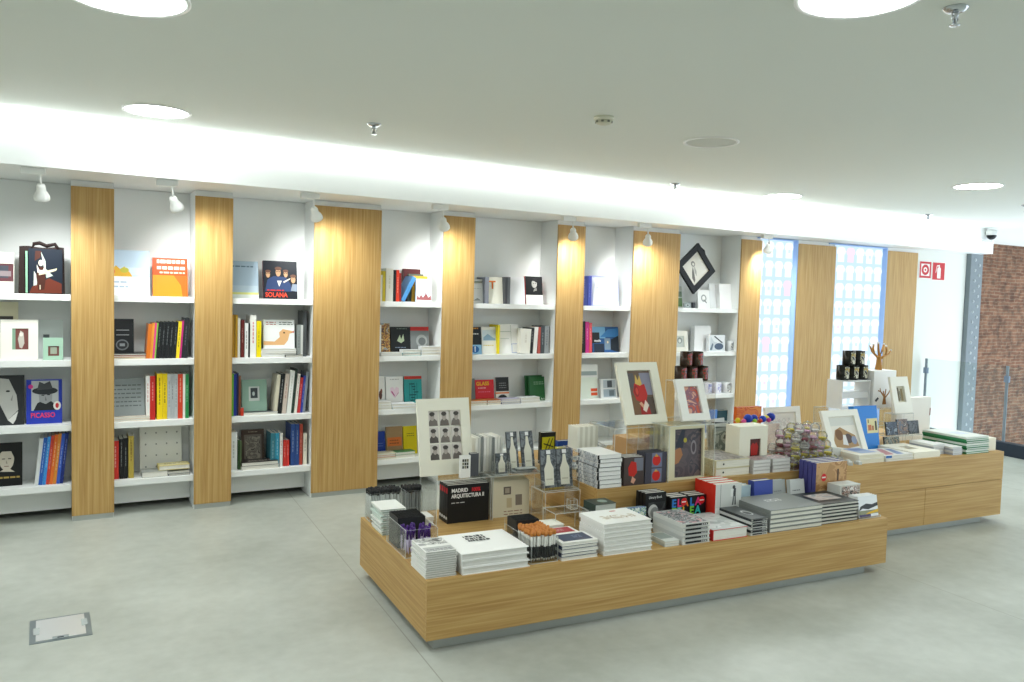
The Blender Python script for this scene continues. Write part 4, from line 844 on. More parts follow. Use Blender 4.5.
def spiral_row(u0, u1, v0, v1, z, n, h, label, group, cover='2a2b2c'):
    proto = None; t = (v1 - v0) / n; w = u1 - u0
    for i in range(n):
        M = TM @ Matrix.Translation((u0, v0 + i * t, z)) @ Matrix.Translation((0, t - .001, 0)) @ FACE
        if proto is None:
            proto = book(w, h, t - .001, cover, M, label, group, page='bfc4c0', name='notebook', cat='notebook')
            g = G()
            for k in range(9): g.tube([((k + .5) * w / 9 + .004 * math.cos(a), h + .004 * math.sin(a), t / 2 + (t * .5) * math.sin(a)) for a in (0, 1.2, 2.4, 3.6, 5, 6.28)], .0012, C('17181a', .3, .5), 5)
            g.build('spiral_binding', proto)
        else: copy_thing(proto, M)
spiral_row(.016, .160, .48, .622, ZL + .004, 11, .15, 'black spiral notebook filed in the long clear bin near the corner', 'black spiral notebooks in the long clear bin')
stack(.012, .150, .72, ZL, .135, 12, .19, ['d9e6dd', 'eceee8'], 'pale mint booklet', 'the wavy stack on the table end', 'mint booklets on the end of the low table', page='b9c2ba', jit=.010, board=.002, inset=.005, name='booklet')
acrylic_bin(.020, .205, .985, 1.085, ZL, .155, 'clear bin of black-capped pencils on the far table corner')
pens(.026, .200, .992, 1.08, ZL + .004, 13, 7, .165, C('d8dcd8', .4), C('232426', .5), .028, 'black-capped grey pencil in the clear bin on the far table corner', 'black-capped pencils in the far corner bin', .05)
acrylic_bin(.225, .33, .985, 1.085, ZL, .155, 'clear bin of black-capped pencils half behind the acrylic stand')
pens(.23, .325, .992, 1.08, ZL + .004, 8, 7, .165, C('8d918f', .4), C('232426', .5), .028, 'black-capped dark pencil in the bin behind the acrylic stand', 'black-capped pencils in the second far bin', .05)
stack(.25, .33, .80, ZL, .05, 5, .12, 'e8e8e2', 'small white booklet', 'the low pile inside the acrylic stand', 'small booklets inside the acrylic stand', board=.0008, name='booklet')
# black architecture books in their acrylic stand, the print and little books on top
acrylic_riser(.335, .664, .79, 1.06, ZL, .25, 'acrylic stand over the black architecture books', shelf=None)
def madrid(o, w, h, t):
    z = t + .0006; wh = C('f0f0ee', .4); rd = C('d8303a', .4)
    text('MADRID', .030, wh, o, Matrix.Translation((.022, h - .042, z)), bold=.0009, sx=.86)
    text('100%', .030, rd, o, Matrix.Translation((.140, h - .042, z)), bold=.0009, sx=.86)
    text('ARQUITECTURA II', .030, wh, o, Matrix.Translation((.022, h - .073, z)), bold=.0009, sx=.80)
    Art(w, h, z - .0002).lines(.09, .42, .52, 1, .1, 'c8c8c6', .022, 4).build(o, None, 'subtitle')
    g = G(); g.face([(-.0004, h * .78, t * .15), (-.0004, h * .92, t * .15), (-.0004, h * .92, t * .85), (-.0004, h * .78, t * .85)], rd)
    g.face([(-.0004, h * .10, t * .15), (-.0004, h * .17, t * .15), (-.0004, h * .17, t * .85), (-.0004, h * .10, t * .85)], wh).build('spine_label', o)
for i in range(4):
    o = upright(.405, .80 + i * .032, ZL, .25, .215, .030, '1d1f21', f'black architecture book with white and red title, {["foremost", "second", "third", "hindmost"][i]} in the acrylic stand', 'black architecture books')
    madrid(o, .25, .215, .03)
def nine(A):
    A.rect(0, 0, 1, 1, 'f1eee2'); q = random.Random(11)
    for i in range(3):
        for j in range(3):
            x, y = i * .345, j * .345; A.rect(x, y, x + .305, y + .315, 'd6cfc8'); c = q.choice(('6d6560', '5c5652', '7b736d'))
            A.poly([(x + .01, y), (x + .295, y), (x + .28, y + .10), (x + .20, y + .15), (x + .09, y + .15), (x + .03, y + .09)], c)
            k = q.uniform(-.03, .03); A.ell(x + .15 + k, y + .19, .068, .085, 'b3a9a1', 14); A.ell(x + .15 + k, y + .245, .085, .042, '4c4744', 14)
            A.ell(x + .13 + k, y + .2, .012, .008, '4c4744', 8); A.ell(x + .18 + k, y + .2, .012, .008, '4c4744', 8)
    return A
mount(.315, .43, .022, (.20, .20, .82, .84), stand(.275, .90, ZL + .252, 12, 1), 'large cream mounted print of nine small grey portraits, on the acrylic stand', art=nine, mat='f3f0df')
upright(.475, .80, ZL + .251, .062, .125, .018, 'f4f4f0', 'little white book with a grid of tiny pictures, before the nine-portrait print', art=lambda A: [A.rect(.2 + .21 * i, .42 + .15 * j, .2 + .21 * i + .17, .42 + .15 * j + .12, ('5a5b54', '8b8a70', '3f4240')[(i + j) % 3]) for i in range(3) for j in range(3)] and A)
upright(.545, .82, ZL + .251, .05, .13, .03, '54565c', 'little dark grey book beside the tiny white grid book')
# acrylic tower with bottle shaped cards
acrylic_riser(.668, .99, .78, 1.06, ZL, .25, 'acrylic stand with beige sheets, under the bottle card holders', back=True)
for i in range(5):
    upright(.69 + i * .006, .82 + i * .03, ZL, .235, .205, .012, 'e2dcc4', f'beige folder with small pictures, {ORD[i]} from the front in the acrylic stand', 'beige folders in the acrylic stand', page='ded8c0', lean=4,
            art=lambda A: A.rect(.30, .62, .50, .84, '6f675f').rect(.34, .66, .46, .8, 'b3a797').rect(.62, .30, .80, .60, '8a8074').rect(.38, .25, .52, .52, 'cbbd9a').lines(.3, .8, .14, 2, .08, '8e5b4a', .02))
def bottle_card(u, v, z, h, lean, label, w=.068):
    M = stand(u, v, z, lean); t = .012
    o = G().box(0, w, 0, h, 0, t, C('4b5054', .4)).build('bottle_card', None, M); tag(o, label, 'card', 'dark cards with pale bottles'); LABELS.append(label)
    A = Art(w, h, t + .0004)
    A.rect(0, 0, 1, 1, printed('dark_grey_photo', ['3c4145', '565b60', '7b8186'], 30))
    A.poly([(.22, .06), (.80, .06), (.82, .50), (.66, .66), (.60, .86), (.42, .86), (.36, .66), (.20, .50)], 'e9e7d6')
    A.rect(.30, .20, .72, .24, 'cfcbb8').rect(.38, .88, .66, .98, 'f2f2f0')
    A.build(o); return o
TZ = ZL + .251
acrylic_bin(.60, .785, .89, 1.05, TZ, .10, 'clear holder packed with upright white cards, on the acrylic tower', hb=.10)
for i in range(10):
    M = TM @ Matrix.Translation((.607 + i * .0174, .897, TZ + .004)) @ SPINE
    book(.13, (.195 + (i % 3) * .004), .0145, ['eceae0', 'd7d7cf', '8d918f', 'f1f0ea'][i % 4], M, f'slim {["cream", "pale grey", "dark grey", "white"][i % 4]} booklet, {ORD[i]} in the clear holder packed with upright cards', 'slim booklets in the clear tower holder', board=.001, name='booklet')
acrylic_bin(.79, .985, .79, .93, TZ, .06, 'clear tray holding two tall bottle cards, on the acrylic tower', hb=.15)
bottle_card(.797, .855, TZ + .006, .225, 14, 'dark card with a pale bottle, first of the two tall ones')
bottle_card(.888, .855, TZ + .006, .225, 14, 'dark card with a pale bottle, second of the two tall ones', .08)
acrylic_bin(.69, .782, .80, .85, TZ, .07, 'small clear pocket with one bottle card, at the tower front')
bottle_card(.70, .82, TZ + .005, .115, 6, 'small dark card with a pale bottle in the front pocket', .07)
for i in range(4):
    stack(.80 + .012 * i, .92 + .012 * i, .795, TZ + .004 + i * .006, .006, 1, .05, ['7e8589', 'eceeee', '5d6367', 'd6dadb'][i], f'flat {["grey", "white", "dark", "silver"][i]} card', 'lying before the two tall bottle cards', 'flat cards before the bottle cards', name='card', board=.001)
acrylic_riser(.90, 1.125, .585, .755, ZL, .185, 'clear side step under the pair of wide bottle cards')
acrylic_bin(.90, 1.125, .60, .72, ZL + .186, .055, 'clear tray holding two wide bottle cards, on the side step', hb=.13)
bottle_card(.912, .66, ZL + .191, .215, 10, 'wide dark card with a pale bottle, first of the side step pair', .098)
bottle_card(1.014, .66, ZL + .191, .215, 10, 'wide dark card with a pale bottle, second of the side step pair', .098)
acrylic_riser(.84, 1.045, .36, .50, ZL, .13, 'low empty clear step before the oak table side', back=True)
G0 = acrylic_bin(.955, 1.0, .40, .445, ZL + .131, .05, 'tiny clear cube on the low empty step', group=None)
# orange bin and booklets along the front
acrylic_bin(.530, .675, .03, .33, ZL, .118, 'clear bin of orange-capped pencils behind the front edge', hb=.145)
pens(.537, .668, .04, .20, ZL + .004, 10, 9, .142, C('e9e9e2', .4), C('c8823f', .5), .022, 'orange-capped white pencil in the clear bin at the front edge', 'orange-capped pencils in the front bin', .03, .0056, C('242526', .5))
spiral_row(.540, .665, .215, .322, ZL + .004, 7, .155, 'black notebook filed behind the orange-capped pencils', 'black notebooks behind the orange pencils')
def red_top(o, w, h, t): Art(w, h, t + .0004).rect(.08, .08, .92, .92, 'ab2b33').lines(.42, .72, .62, 3, .12, 'd9b6b0', .04).build(o)
def navy_top(o, w, h, t): Art(w, h, t + .0004).rect(.10, .14, .92, .86, '33405a').lines(.5, .74, .62, 3, .1, '7886a0', .04).build(o)
stack(.692, .895, .02, ZL, .088, 5, .15, ['f0f0ea', '2e3a52'], 'white booklet with navy picture cover', 'the front pile beside the orange bin', 'navy cover booklets', jit=.004, top=navy_top, board=.0015, name='booklet')
stack(.690, .885, .185, ZL, .082, 5, .10, ['f0f0ea', '8d2a30'], 'white booklet with red picture cover', 'the middle pile beside the orange bin', 'red cover booklets', jit=.004, top=red_top, board=.0015, name='booklet')
stack(.690, .86, .30, ZL, .09, 5, .11, ['f3f1e4', '222426'], 'cream notebook with black edge', 'the rear pile beside the orange bin', 'cream notebooks beside the orange bin', jit=.004, board=.0015, name='notebook')
def map_top(o, w, h, t): Art(w, h, t + .0004).rect(.18, .30, .86, .56, printed('sketch_brown', ['f6f6f0', 'd9d3c4', 'b7a690', 'f6f6f0'], 16)).ell(.62, .84, .07, .03, 'c0563f').build(o)
stack(.925, 1.213, .012, ZL, .158, 7, .235, 'f4f4ef', 'white art book', 'the tall white pile with a brown sketch', 'white art books at the front edge', page='e4e3dc', jit=.006, board=.002, inset=.004, top=map_top)
# behind the white pile
stack(1.065, 1.20, .33, ZL, .165, 4, .12, ['3c4a44', '4a5a52', '33403b'], 'dark green book', 'the small pile before the oak table front', 'dark green books', page='cfd4cc', top=lambda o, w, h, t: Art(w, h, t + .0004).ell(.6, .5, .2, .25, '8fa29a').build(o))
q = random.Random(5)
for i in range(5):
    h = .135 - i * .004
    upright(1.225 + i * .004, .30 + i * .016, ZL, .15, h, .014, ['3f5bb0', 'e6ebe0', '6fae4a', 'd4dcd4', '4a7fc0'][i], f'small {["blue", "white", "green", "pale", "light blue"][i]} patterned notebook, {ORD[i]} from the front in the low row', 'small patterned notebooks',
            art=lambda A: A.rect(0, 0, 1, 1, printed('confetti', ['eef2ec', '6fae4a', '3f5bb0', 'cfe3d4', 'eef2ec'], 60)), name='notebook')
def lib(A):
    return A.rect(.15, .25, .95, .72, printed('moon', ['1b1c1e', '3a3c3e', '17181a'], 9)).ell(.38, .46, .24, .20, 'cfd0cc', 24).ell(.45, .42, .2, .16, '8e908e', 24)
for i in range(3):
    o = upright(1.402 - i * .003, .345 + i * .028, ZL, .14, .195, .027, '191a1c', f'black book with a white moon, {["front", "middle", "rear"][i]} of the three', 'black moon books', art=lib if i == 0 else None)
    if i == 0: text('Library Book', .021, C('e4e4e0'), o, Matrix.Translation((.022, .162, .0279)), sx=.80)
def letters(o, w, h, t, rows):
    Art(w, h, t + .0003).rect(0, 0, 1, 1, '16171a').build(o)
    cols = ['2f7fd0', 'f0bc2c', 'e0357a', '72c43c', 'f07a2b', '35bdb8']
    for r_, s in enumerate(rows):
        for c_, ch in enumerate(s):
            text(ch, h * .40, C(cols[(c_ * 2 + r_ * 3) % 6], .4), o, Matrix.Translation((w * (.05 + c_ * .31), h * (.64 - r_ * .31), t + .0008)), bold=.0022, sx=.95)
    Art(w, h, t + .0013).ell(.74, .80, .17, .14, 'd8222a', 24).rect(.62, .78, .86, .82, 'f3f3ee').build(o, None, 'red_seal')
letter_uv = [(1.573, .34, 3), (1.70, .34, 3)]
for k, (u, v, n) in enumerate(letter_uv):
    for i in range(n):
        o = upright(u, v + i * .034, ZL, .122, .158, .033, '17181a', f'black book with bright coloured letters, {["front", "middle", "rear"][i]} of the {["row by the moon books", "row by the red spines"][k]}', 'coloured letter books')
        if i == 0: letters(o, .122, .158, .033, ['ELA', 'DEI', 'LOA'] if k == 0 else ['LA', 'EA', 'DEL'])
def silver_top(o, w, h, t): Art(w, h, t + .0004).rect(.03, .03, .97, .97, printed('silver_street', ['c9cccb', '8f9496', '4f5457', 'b3b7b8', 'd9a0a0'], 24)).build(o)
def logo_front(o, w, h, t):
    g = G()
    g.face([(w * .1, -.0004, t * .25), (w * .9, -.0004, t * .25), (w * .9, -.0004, t * .75), (w * .1, -.0004, t * .75)], C('2c2e30', .4))
    for i in range(3): g.box(w * (.68 + i * .07), w * (.72 + i * .07), -.0008, -.0004, t * .35, t * .62, C('e8e8e6', .4))
    g.build('edge_print', o)
stack(1.405, 1.585, .012, ZL, .112, 5, .26, ['d5d6d2', 'c7c9c6'], 'silver book with black edge mark', 'the silver pile at the front edge', 'silver books at the front edge', jit=.003, top=silver_top, spine_art=logo_front)
stack(1.30, 1.392, .02, ZL, .03, 2, .15, ['c9cfc9', 'dfe2dc'], 'thin pale grey book', 'the low pile between the white and silver piles', 'thin pale books', top=lambda o, w, h, t: Art(w, h, t + .0004).rect(.05, .3, .95, .95, '9aa39e').build(o))
def redspine(A):
    return A.rect(0, .40, 1, 1, 'd9dbd6').rect(.19, .40, .205, 1, '6a6d6c').ell(.70, .90, .055, .05, '4a4b4c').poly([(.66, .66), (.70, .87), (.78, .87), (.78, .66)], '4c4f52').rect(.58, .66, .68, .86, 'eceeea').poly([(.64, .44), (.68, .68), (.72, .68), (.70, .44)], '6f7273').poly([(.74, .44), (.74, .68), (.78, .68), (.80, .44)], '5f6263').rect(-.0, .22, 1, .40, 'f2f2ee').lines(.4, .8, .30, 1, .1, 'b0b0ac', .03).rect(0, 0, 1, .22, '26282a')
for i in range(4):
    upright(1.832, .272 + i * .046, ZL, .19, .225, .045, 'd63324', f'red-spined white book with a standing figure, {ORD[i]} from the front', 'red-spined figure books', page='f1efe4', art=redspine if i == 0 else None)
stack(1.603, 1.838, .01, ZL, .06, 1, .30, 'cb2f2c', 'thick grey book with red spine', 'lying flat at the front edge', None, page='ecebe2', board=.003, top=lambda o, w, h, t: Art(w, h, t + .0004).rect(.0, .0, 1, 1, 'c4c8c5').rect(.02, .1, .98, .9, printed('clear_wrap', ['c4c8c5', 'd9dcda', 'b2b8b6'], 7)).build(o))
def dark_top(o, w, h, t): Art(w, h, t + .0004).rect(.0, .0, 1, 1, '565a5b').ell(.62, .44, .22, .17, 'c9cccb').ell(.60, .42, .17, .12, '3e4142').build(o)
stack(1.865, 1.985, .012, ZL, .092, 6, .27, ['d6d8d4', '35383a'], 'slim dark book with oval cover mark', 'the pile beside the grey books', 'slim dark books', jit=.004, top=dark_top, spine_art=logo_front)
# along the back of the low table's front strip
upright(2.095, .41, ZL, .125, .165, .045, 'bcd3dc', 'pale blue book with a blue band, behind the big grey pile', art=lambda A: A.rect(0, .05, 1, .5, '3f86b5'))
upright(2.228, .38, ZL, .15, .19, .05, '3f4f9d', 'royal blue book behind the big grey pile', art=lambda A: A.rect(.02, .02, .98, .98, '4a5cb2'), lean=4)
upright(2.385, .39, ZL, .115, .18, .03, 'b7bcba', 'grey notebook standing beside the royal blue book', lean=8, art=lambda A: A.lines(.15, .7, .6, 2, .15, '8b908e', .03))
upright(2.505, .355, ZL, .118, .18, .03, 'dcdfdc', 'white notebook standing before the picture boxes', lean=8, art=lambda A: A.lines(.15, .75, .62, 1, .1, '777b79', .03).ell(.55, .3, .05, .09, '4b4d4d'))
def grey_top(o, w, h, t): Art(w, h, t + .0004).rect(.33, .52, .60, .66, 'd9dad6').lines(.35, .58, .60, 2, .06, '2f3031', .03).build(o)
stack(2.005, 2.402, .018, ZL, .125, 5, .30, '848884', 'large grey hardback', 'the thick grey pile at the front edge', 'large grey hardbacks', jit=.004, board=.003, page='e8e6da', top=grey_top)
def black_top(o, w, h, t): Art(w, h, t + .0004).rect(.20, .30, .82, .80, printed('faded_plate', ['b9aca8', 'c8c0bc', '9fa3a8'], 12)).build(o)
stack(2.410, 2.710, .035, ZL, .118, 6, .25, '2b3031', 'dark grey hardback with a faded plate', 'the dark pile near the table end', 'dark hardbacks near the table end', jit=.005, board=.003, page='dedcd0', top=black_top)
def brown(A):
    return A.rect(0, 0, 1, 1, printed('brown_interior', ['b58a58', 'c79c68', 'a8794a', 'd2ab78'], 7)).rect(.86, .28, .98, .52, '5b4038').rect(.68, .58, .74, .84, '5f4634').rect(.40, .0, .46, .28, 'c9a273').rect(.46, .0, .62, .22, '3c2a22').ell(.25, .68, .085, .085, 'd5232b', 22).rect(.19, .665, .31, .695, 'f3ede4')
for i in range(4):
    upright(2.645, .305 + i * .036, ZL, .262, .288, .0305, '4f4f92', f'boxed book with brown cover and violet spine, {ORD[i]} from the front', 'violet-spined boxed books', page='efe9dc', art=brown if i == 0 else None)
stack(2.728, 2.905, .19, ZL, .168, 1, .10, 'd9dcd8', 'white box of cards with a black and white front', 'behind the small landscape cards', None, name='card_box', top=None, spine_art=lambda o, w, h, t: G().face([(w * .1, -.0004, t * .05), (w * .95, -.0004, t * .05), (w * .95, -.0004, t * .95), (w * .1, -.0004, t * .95)], printed('bw_card', ['3c3a38', 'c9bfb4', '8a5f52', 'e9e6e0'], 40)).build('front_print', o))
def land(A): return A.rect(0, 0, 1, 1, 'e9edf0').poly([(0, .30), (.2, .42), (.5, .36), (1, .50), (1, .66), (.7, .58), (.4, .64), (.1, .52)], '3a3d3f').rect(0, .14, 1, .32, '8f9478').poly([(.3, .12), (1, .20), (1, .34), (.5, .22)], 'e3b528').rect(0, 0, .6, .14, '51486e')
acrylic_bin(2.728, 2.905, .035, .12, ZL, .012, 'shallow clear tray under the landscape cards at the table end')
for i in range(4):
    upright(2.735, .045 + i * .017, ZL + .005, .162, .125, .015, 'f0f1ef', f'small landscape card block, {ORD[i]} from the front at the table end', 'landscape card blocks', lean=10, art=land if i == 0 else None, name='card_block')

# ------------------------------------------------------------------ things on the high table
def blk_edge(o, w, h, t):
    g = G(); m = C('24272a', .4); g.box(-.0006, .009, -.0006, .004, .0, t * .98, m).build('spine_corner', o)
    Art(h, t).rect(.06, .05, .96, .95, printed('spine_grey', ['e6e6e4', 'c9cdd0', '8d949c', 'e2e3e3', 'b4bac0'], 14)).build(o, Matrix(((0, 0, -1, -.0001), (-1, 0, 0, h), (0, 1, 0, 0), (0, 0, 0, 1))), 'spine_print')
stack(1.182, 1.338, .49, ZR, .19, 8, .23, ['2a2d30', 'e4e4e2'], 'thick white-paged book in dark covers', 'the tall pile at the high table corner', 'thick dark-covered books', page='f6f6f3', jit=.007, board=.0012, spine_art=blk_edge, inset=.0015, top=lambda o, w, h, t: Art(w, h, t + .0004).rect(0, 0, 1, 1, 'eeeeea').build(o))
acrylic_riser(1.20, 1.355, .76, .93, ZR, .165, 'clear step under the row of cream cards behind the tall pile')
for i in range(8):
    M = TM @ Matrix.Translation((1.21 + i * .0178, .78, ZR + .166)) @ SPINE
    book(.11, .135, .0170, ['e9e7da', 'd3d0c0'][i % 2], M, f'cream spined booklet, {ORD[i]} in the row behind the tall pile', 'cream booklets on the clear step', board=.001, name='booklet')
# wrapped packs on the near end of the high table
q = random.Random(9)
o = upright(1.19, 1.20, ZR, .11, .20, .03, '2a2a24', 'black and yellow pack standing at the high table end', art=lambda A: A.rect(.1, .15, .9, .85, 'd8cf2c').poly([(.14, .2), (.2, .2), (.62, .8), (.56, .8)], '3a3a24').poly([(.34, .2), (.4, .2), (.82, .8), (.76, .8)], '3a3a24').poly([(.2, .62), (.86, .5), (.86, .54), (.2, .66)], '3a3a24').poly([(.14, .4), (.8, .3), (.8, .34), (.14, .44)], '3a3a24'), name='pack')
upright(1.26, 1.10, ZR, .11, .16, .03, '2b4a92', 'blue pack standing beside the black and yellow pack', name='pack')
upright(1.20, 1.00, ZR, .06, .14, .03, 'c9c23a', 'small yellow pack before the blue pack', name='pack')
for i in range(4):
    a, b = on_tab(556 + i * 9, 574 + i * 9, 436 + i * 4, .98, ZR)[:2]
    g = G(); n = 7; w = .11; pts = []
    for r_ in range(n + 1):
        for c_ in range(n + 1):
            x, y = r_ / n, c_ / n; k = math.sin(math.pi * x) * math.sin(math.pi * y)
            pts.append((x * w, y * .15, .012 + k * .028 + q.uniform(-.004, .004)))
    for r_ in range(n):
        for c_ in range(n):
            k = r_ * (n + 1) + c_; g.face([pts[k], pts[k + n + 1], pts[k + n + 2], pts[k + 1]], C(['dfe3e6', 'b9c0c6', '8f979d'][(r_ + c_ + i) % 3], .2))
    g.box(.004, w - .004, .004, .146, 0, .012, C('d4d8da', .3))
    o = g.build('wrapped_pack', None, TM @ Matrix.Translation((1.345 + i * .045 - .04, .955 + .0 * i, ZR + .0 + i * .042)) @ Matrix.Rotation(R(-6 + 5 * i), 4, 'Z'))
    tag(o, f'silvery wrapped pack, {ordtop(i, 4)} of the pile behind the cream booklets', 'pack', 'silvery wrapped packs'); LABELS.append(o['label'])
g = G().box(0, .25, 0, .18, 0, .11, C('b9986e', .8)).box(.11, .14, -.0006, .18, .1102, .1108, C('c9b27f', .4))
o = g.build('cardboard_box', None, TM @ Matrix.Translation((1.90, 1.27, ZR))); tag(o, 'brown cardboard box behind the acrylic stand of red covers', 'box')
# acrylic stand with the print of the red figure
def redfig(A):
    A.rect(0, 0, 1, 1, '6e5a4c').rect(.55, .45, 1, .95, '8d8c9e').rect(0, 0, .40, .45, '7c5a3c').rect(.66, 0, 1, .4, '574a40').rect(.05, .62, .30, .95, '5f5a5c')
    A.poly([(.30, .66), (.38, .92), (.46, .78), (.55, .90), (.60, .70), (.50, .62)], 'd9b45c')
    A.poly([(.26, .34), (.18, .52), (.28, .72), (.50, .66), (.70, .70), (.76, .46), (.66, .30), (.46, .28)], 'c1271f').ell(.32, .54, .10, .13, '93201c', 20).ell(.34, .54, .06, .08, 'd2402e', 18)
    A.poly([(.36, .0), (.38, .32), (.70, .32), (.78, .0)], 'a5221c').poly([(.34, .26), (.44, .30), (.62, .16), (.56, .10)], 'd9a483').poly([(.46, .12), (.62, .34), (.74, .22), (.58, .06)], 'ead9cb')
acrylic_riser(1.365, 1.645, .62, .90, ZR, .31, 'clear stand under the print with the red figure')
mount(.300, .385, .026, (.22, .15, .80, .87), stand(1.475, .68, ZR + .311, 21, 1), 'cream mounted print of a red figure, on a clear stand', art=redfig, mat='f3f0df')
def redpic(A): return A.rect(0, 0, 1, 1, '4b3f3c').rect(.5, .5, .95, .95, '777a86').poly([(.25, .35), (.2, .62), (.35, .85), (.6, .8), (.65, .45), (.5, .3)], 'c42a20').poly([(.35, .12), (.42, .32), (.6, .2), (.5, .05)], 'd8a288')
def redtwo(A): return A.rect(0, 0, 1, 1, '454450').rect(.30, .52, .78, .98, '6f7690').rect(.30, .04, .78, .48, '6f7690').ell(.52, .74, .19, .17, 'cc2a22').ell(.52, .25, .19, .17, 'cc2a22').poly([(.42, .86), (.50, .96), (.6, .86)], 'd5a648').poly([(.42, .38), (.50, .46), (.6, .38)], 'd5a648')
for i in range(3):
    upright(1.357, .50 + i * .03, ZR, .138, .165, .029, '4b3f3c', f'dark book with one red figure, {["front", "middle", "rear"][i]} of the three by the tall pile', 'dark books with one red figure', page='f0eee6', art=redpic if i == 0 else None)
for i in range(3):
    upright(1.503, .50 + i * .03, ZR, .150, .182, .029, '3f3e48', f'dark book with two red figures, {["front", "middle", "rear"][i]} of the three by the cream boards', 'dark books with two red figures', page='55565c', art=redtwo if i == 0 else None)
def darkart(A): return A.rect(0, 0, 1, 1, printed('dark_interior', ['4a4046', '584c50', '3b3640', '6a5a58'], 9)).poly([(0, .25), (.0, .55), (.26, .62), (.34, .46), (.2, .3)], 'a97650').poly([(.05, .62), (.3, .98), (.42, .98), (.34, .6)], '2f3340').ell(.42, .76, .06, .05, 'b5a83a').ell(.72, .60, .10, .15, '8d8488').ell(.72, .6, .06, .10, '4a4046')
for i in range(4):
    mount(.275, .325, .028, (.20, .04, .96, .93), stand(1.672 - i * .004, .515 + .045 * i + .028, ZR, 2), f'thick cream mounted board with a dark scene, {ORD[i]} from the front in the row', art=darkart, mat='dfd8b8', group='thick cream mounted boards', name='mounted_board')
acrylic_riser(1.655, 1.995, .485, .80, ZR, .332, 'clear stand over the thick cream mounted boards')
mount(.215, .262, .02, (.27, .17, .77, .82), stand(1.825, .60, ZR + .333, 21, 1), 'cream mounted print in warm colours, below the red and brown mugs',
      art=lambda A: A.rect(0, 0, 1, 1, printed('warm_paint', ['c8553c', '8a5a6a', 'd9a08a', '6a6a8a', 'e3c9b8'], 11)), mat='f6f5ee')
acrylic_riser(2.0, 2.27, .82, 1.0, ZR, .545, 'tall clear stand holding the pyramid of red and brown mugs')
def mug(M, label, group, body, cols, s=1.0, seed=1):
    o = empty('mug', M, label, 'mug', group); LABELS.append(label)
    r, h = .042 * s, .098 * s
    G().lathe([(.001, 0), (r * .94, 0), (r, .004), (r, h), (r * .93, h), (r * .92, .008), (.001, .006)], C(body, .25), None, 24, False).build('body', o)
    g = G(); m = printed('mug_' + '_'.join(cols), cols, 22, seed)
    for a0, a1 in ((-150, -95), (-80, -25)):
        n = 8
        for i in range(n):
            b0, b1 = R(a0 + (a1 - a0) * i / n), R(a0 + (a1 - a0) * (i + 1) / n); k = r + .0005
            g.face([(k * math.cos(b0), k * math.sin(b0), h * .12), (k * math.cos(b1), k * math.sin(b1), h * .12), (k * math.cos(b1), k * math.sin(b1), h * .9), (k * math.cos(b0), k * math.sin(b0), h * .9)], m, True)
    g.build('printed_band', o)
    G().tube([(r - .003, 0, h * .80), (r + .018, 0, h * .80), (r + .028, 0, h * .58), (r + .024, 0, h * .32), (r - .003, 0, h * .2)], .005, C(body, .25), 8).build('handle', o)
    return o
names = ['first', 'middle', 'last']
for i in range(3): mug(TM @ Matrix.Translation((2.042 + i * .086, .90, ZR + .546)) @ Matrix.Rotation(R(30), 4, 'Z'), f'dark brown mug with red figure, {names[i]} in the lower row of the pyramid', 'dark mugs with red figures', '3a2a20', ['4c4a34', 'b8352a', '6a6a7a', '3a2a20'], .96, i)
for i in range(2): mug(TM @ Matrix.Translation((2.082 + i * .086, .90, ZR + .641)) @ Matrix.Rotation(R(35), 4, 'Z'), f'dark brown mug with red figure, {["first", "second"][i]} of the top two of the pyramid', 'dark mugs with red figures', '3a2a20', ['4c4a34', 'b8352a', '6a6a7a', '3a2a20'], .96, i + 4)
# sleeved prints and the books before them
acrylic_bin(2.278, 2.462, .80, .93, ZR, .10, 'clear bin of sleeved grey prints beside the cream boards', hb=.10)
for i in range(5):
    M = TM @ Matrix.Translation((2.283 + i * .003, .815 + i * .020, ZR + .004)) @ Matrix.Rotation(R((-4, 3, -2, 4, -3)[i]), 4, 'Y') @ Matrix.Rotation(R(-6), 4, 'X') @ Matrix.Translation((.006, .008, .012)) @ FACE
    o = G().box(0, .155, 0, .215 + .012 * i, 0, .004, C(['8f9690', '5d6462', 'c9ccc6', '3d4346', 'dfe2e2'][i], .25)).build('sleeved_print', None, M)
    tag(o, f'{["grey green", "dark grey", "pale", "near black", "white"][i]} sleeved print, {ORD[i]} from the front in the clear bin', 'print', 'sleeved grey prints'); LABELS.append(o['label'])
    Art(.155, .215, .0044).rect(.08, .1, .92, .9, printed('sleeve%d' % i, [['6b736c', 'a9aea2', '4a504c'], ['3c4340', '7d8582', '232829'], ['b3b8b0', 'dcdcd4', '8d938d'], ['2c3134', '565c60', '1c2022'], ['c4cad0', 'eef0f2', '9aa6b4']][i], 14)).build(o, None, 'picture')
def dot_front(o, w, h, t): G().lathe([(.006, 0), (.006, .0006)], C('2a2a2a'), Matrix.Translation((w * .22, 0, t / 2)) @ Matrix.Rotation(R(90), 4, 'X'), 12).build('clasp', o)
def faded_top(o, w, h, t): Art(w, h, t + .0004).rect(.04, .04, .96, .96, printed('faded_grey', ['8a8480', 'a39c98', '77726f', 'b3aca8'], 8)).build(o)
stack(2.03, 2.298, .51, ZR, .10, 2, .30, 'd9d0ac', 'thick cream boxed album with a faded top', 'the pair beside the thick cream boards', 'cream boxed albums', page='f3f0e2', board=.003, top=faded_top, spine_art=dot_front, jit=.003)
def pink_top(o, w, h, t): Art(w, h, t + .0004).rect(.04, .04, .96, .96, printed('pink_grey', ['b98f8f', '8d8488', 'c9b3b0', '77777c'], 14)).build(o)
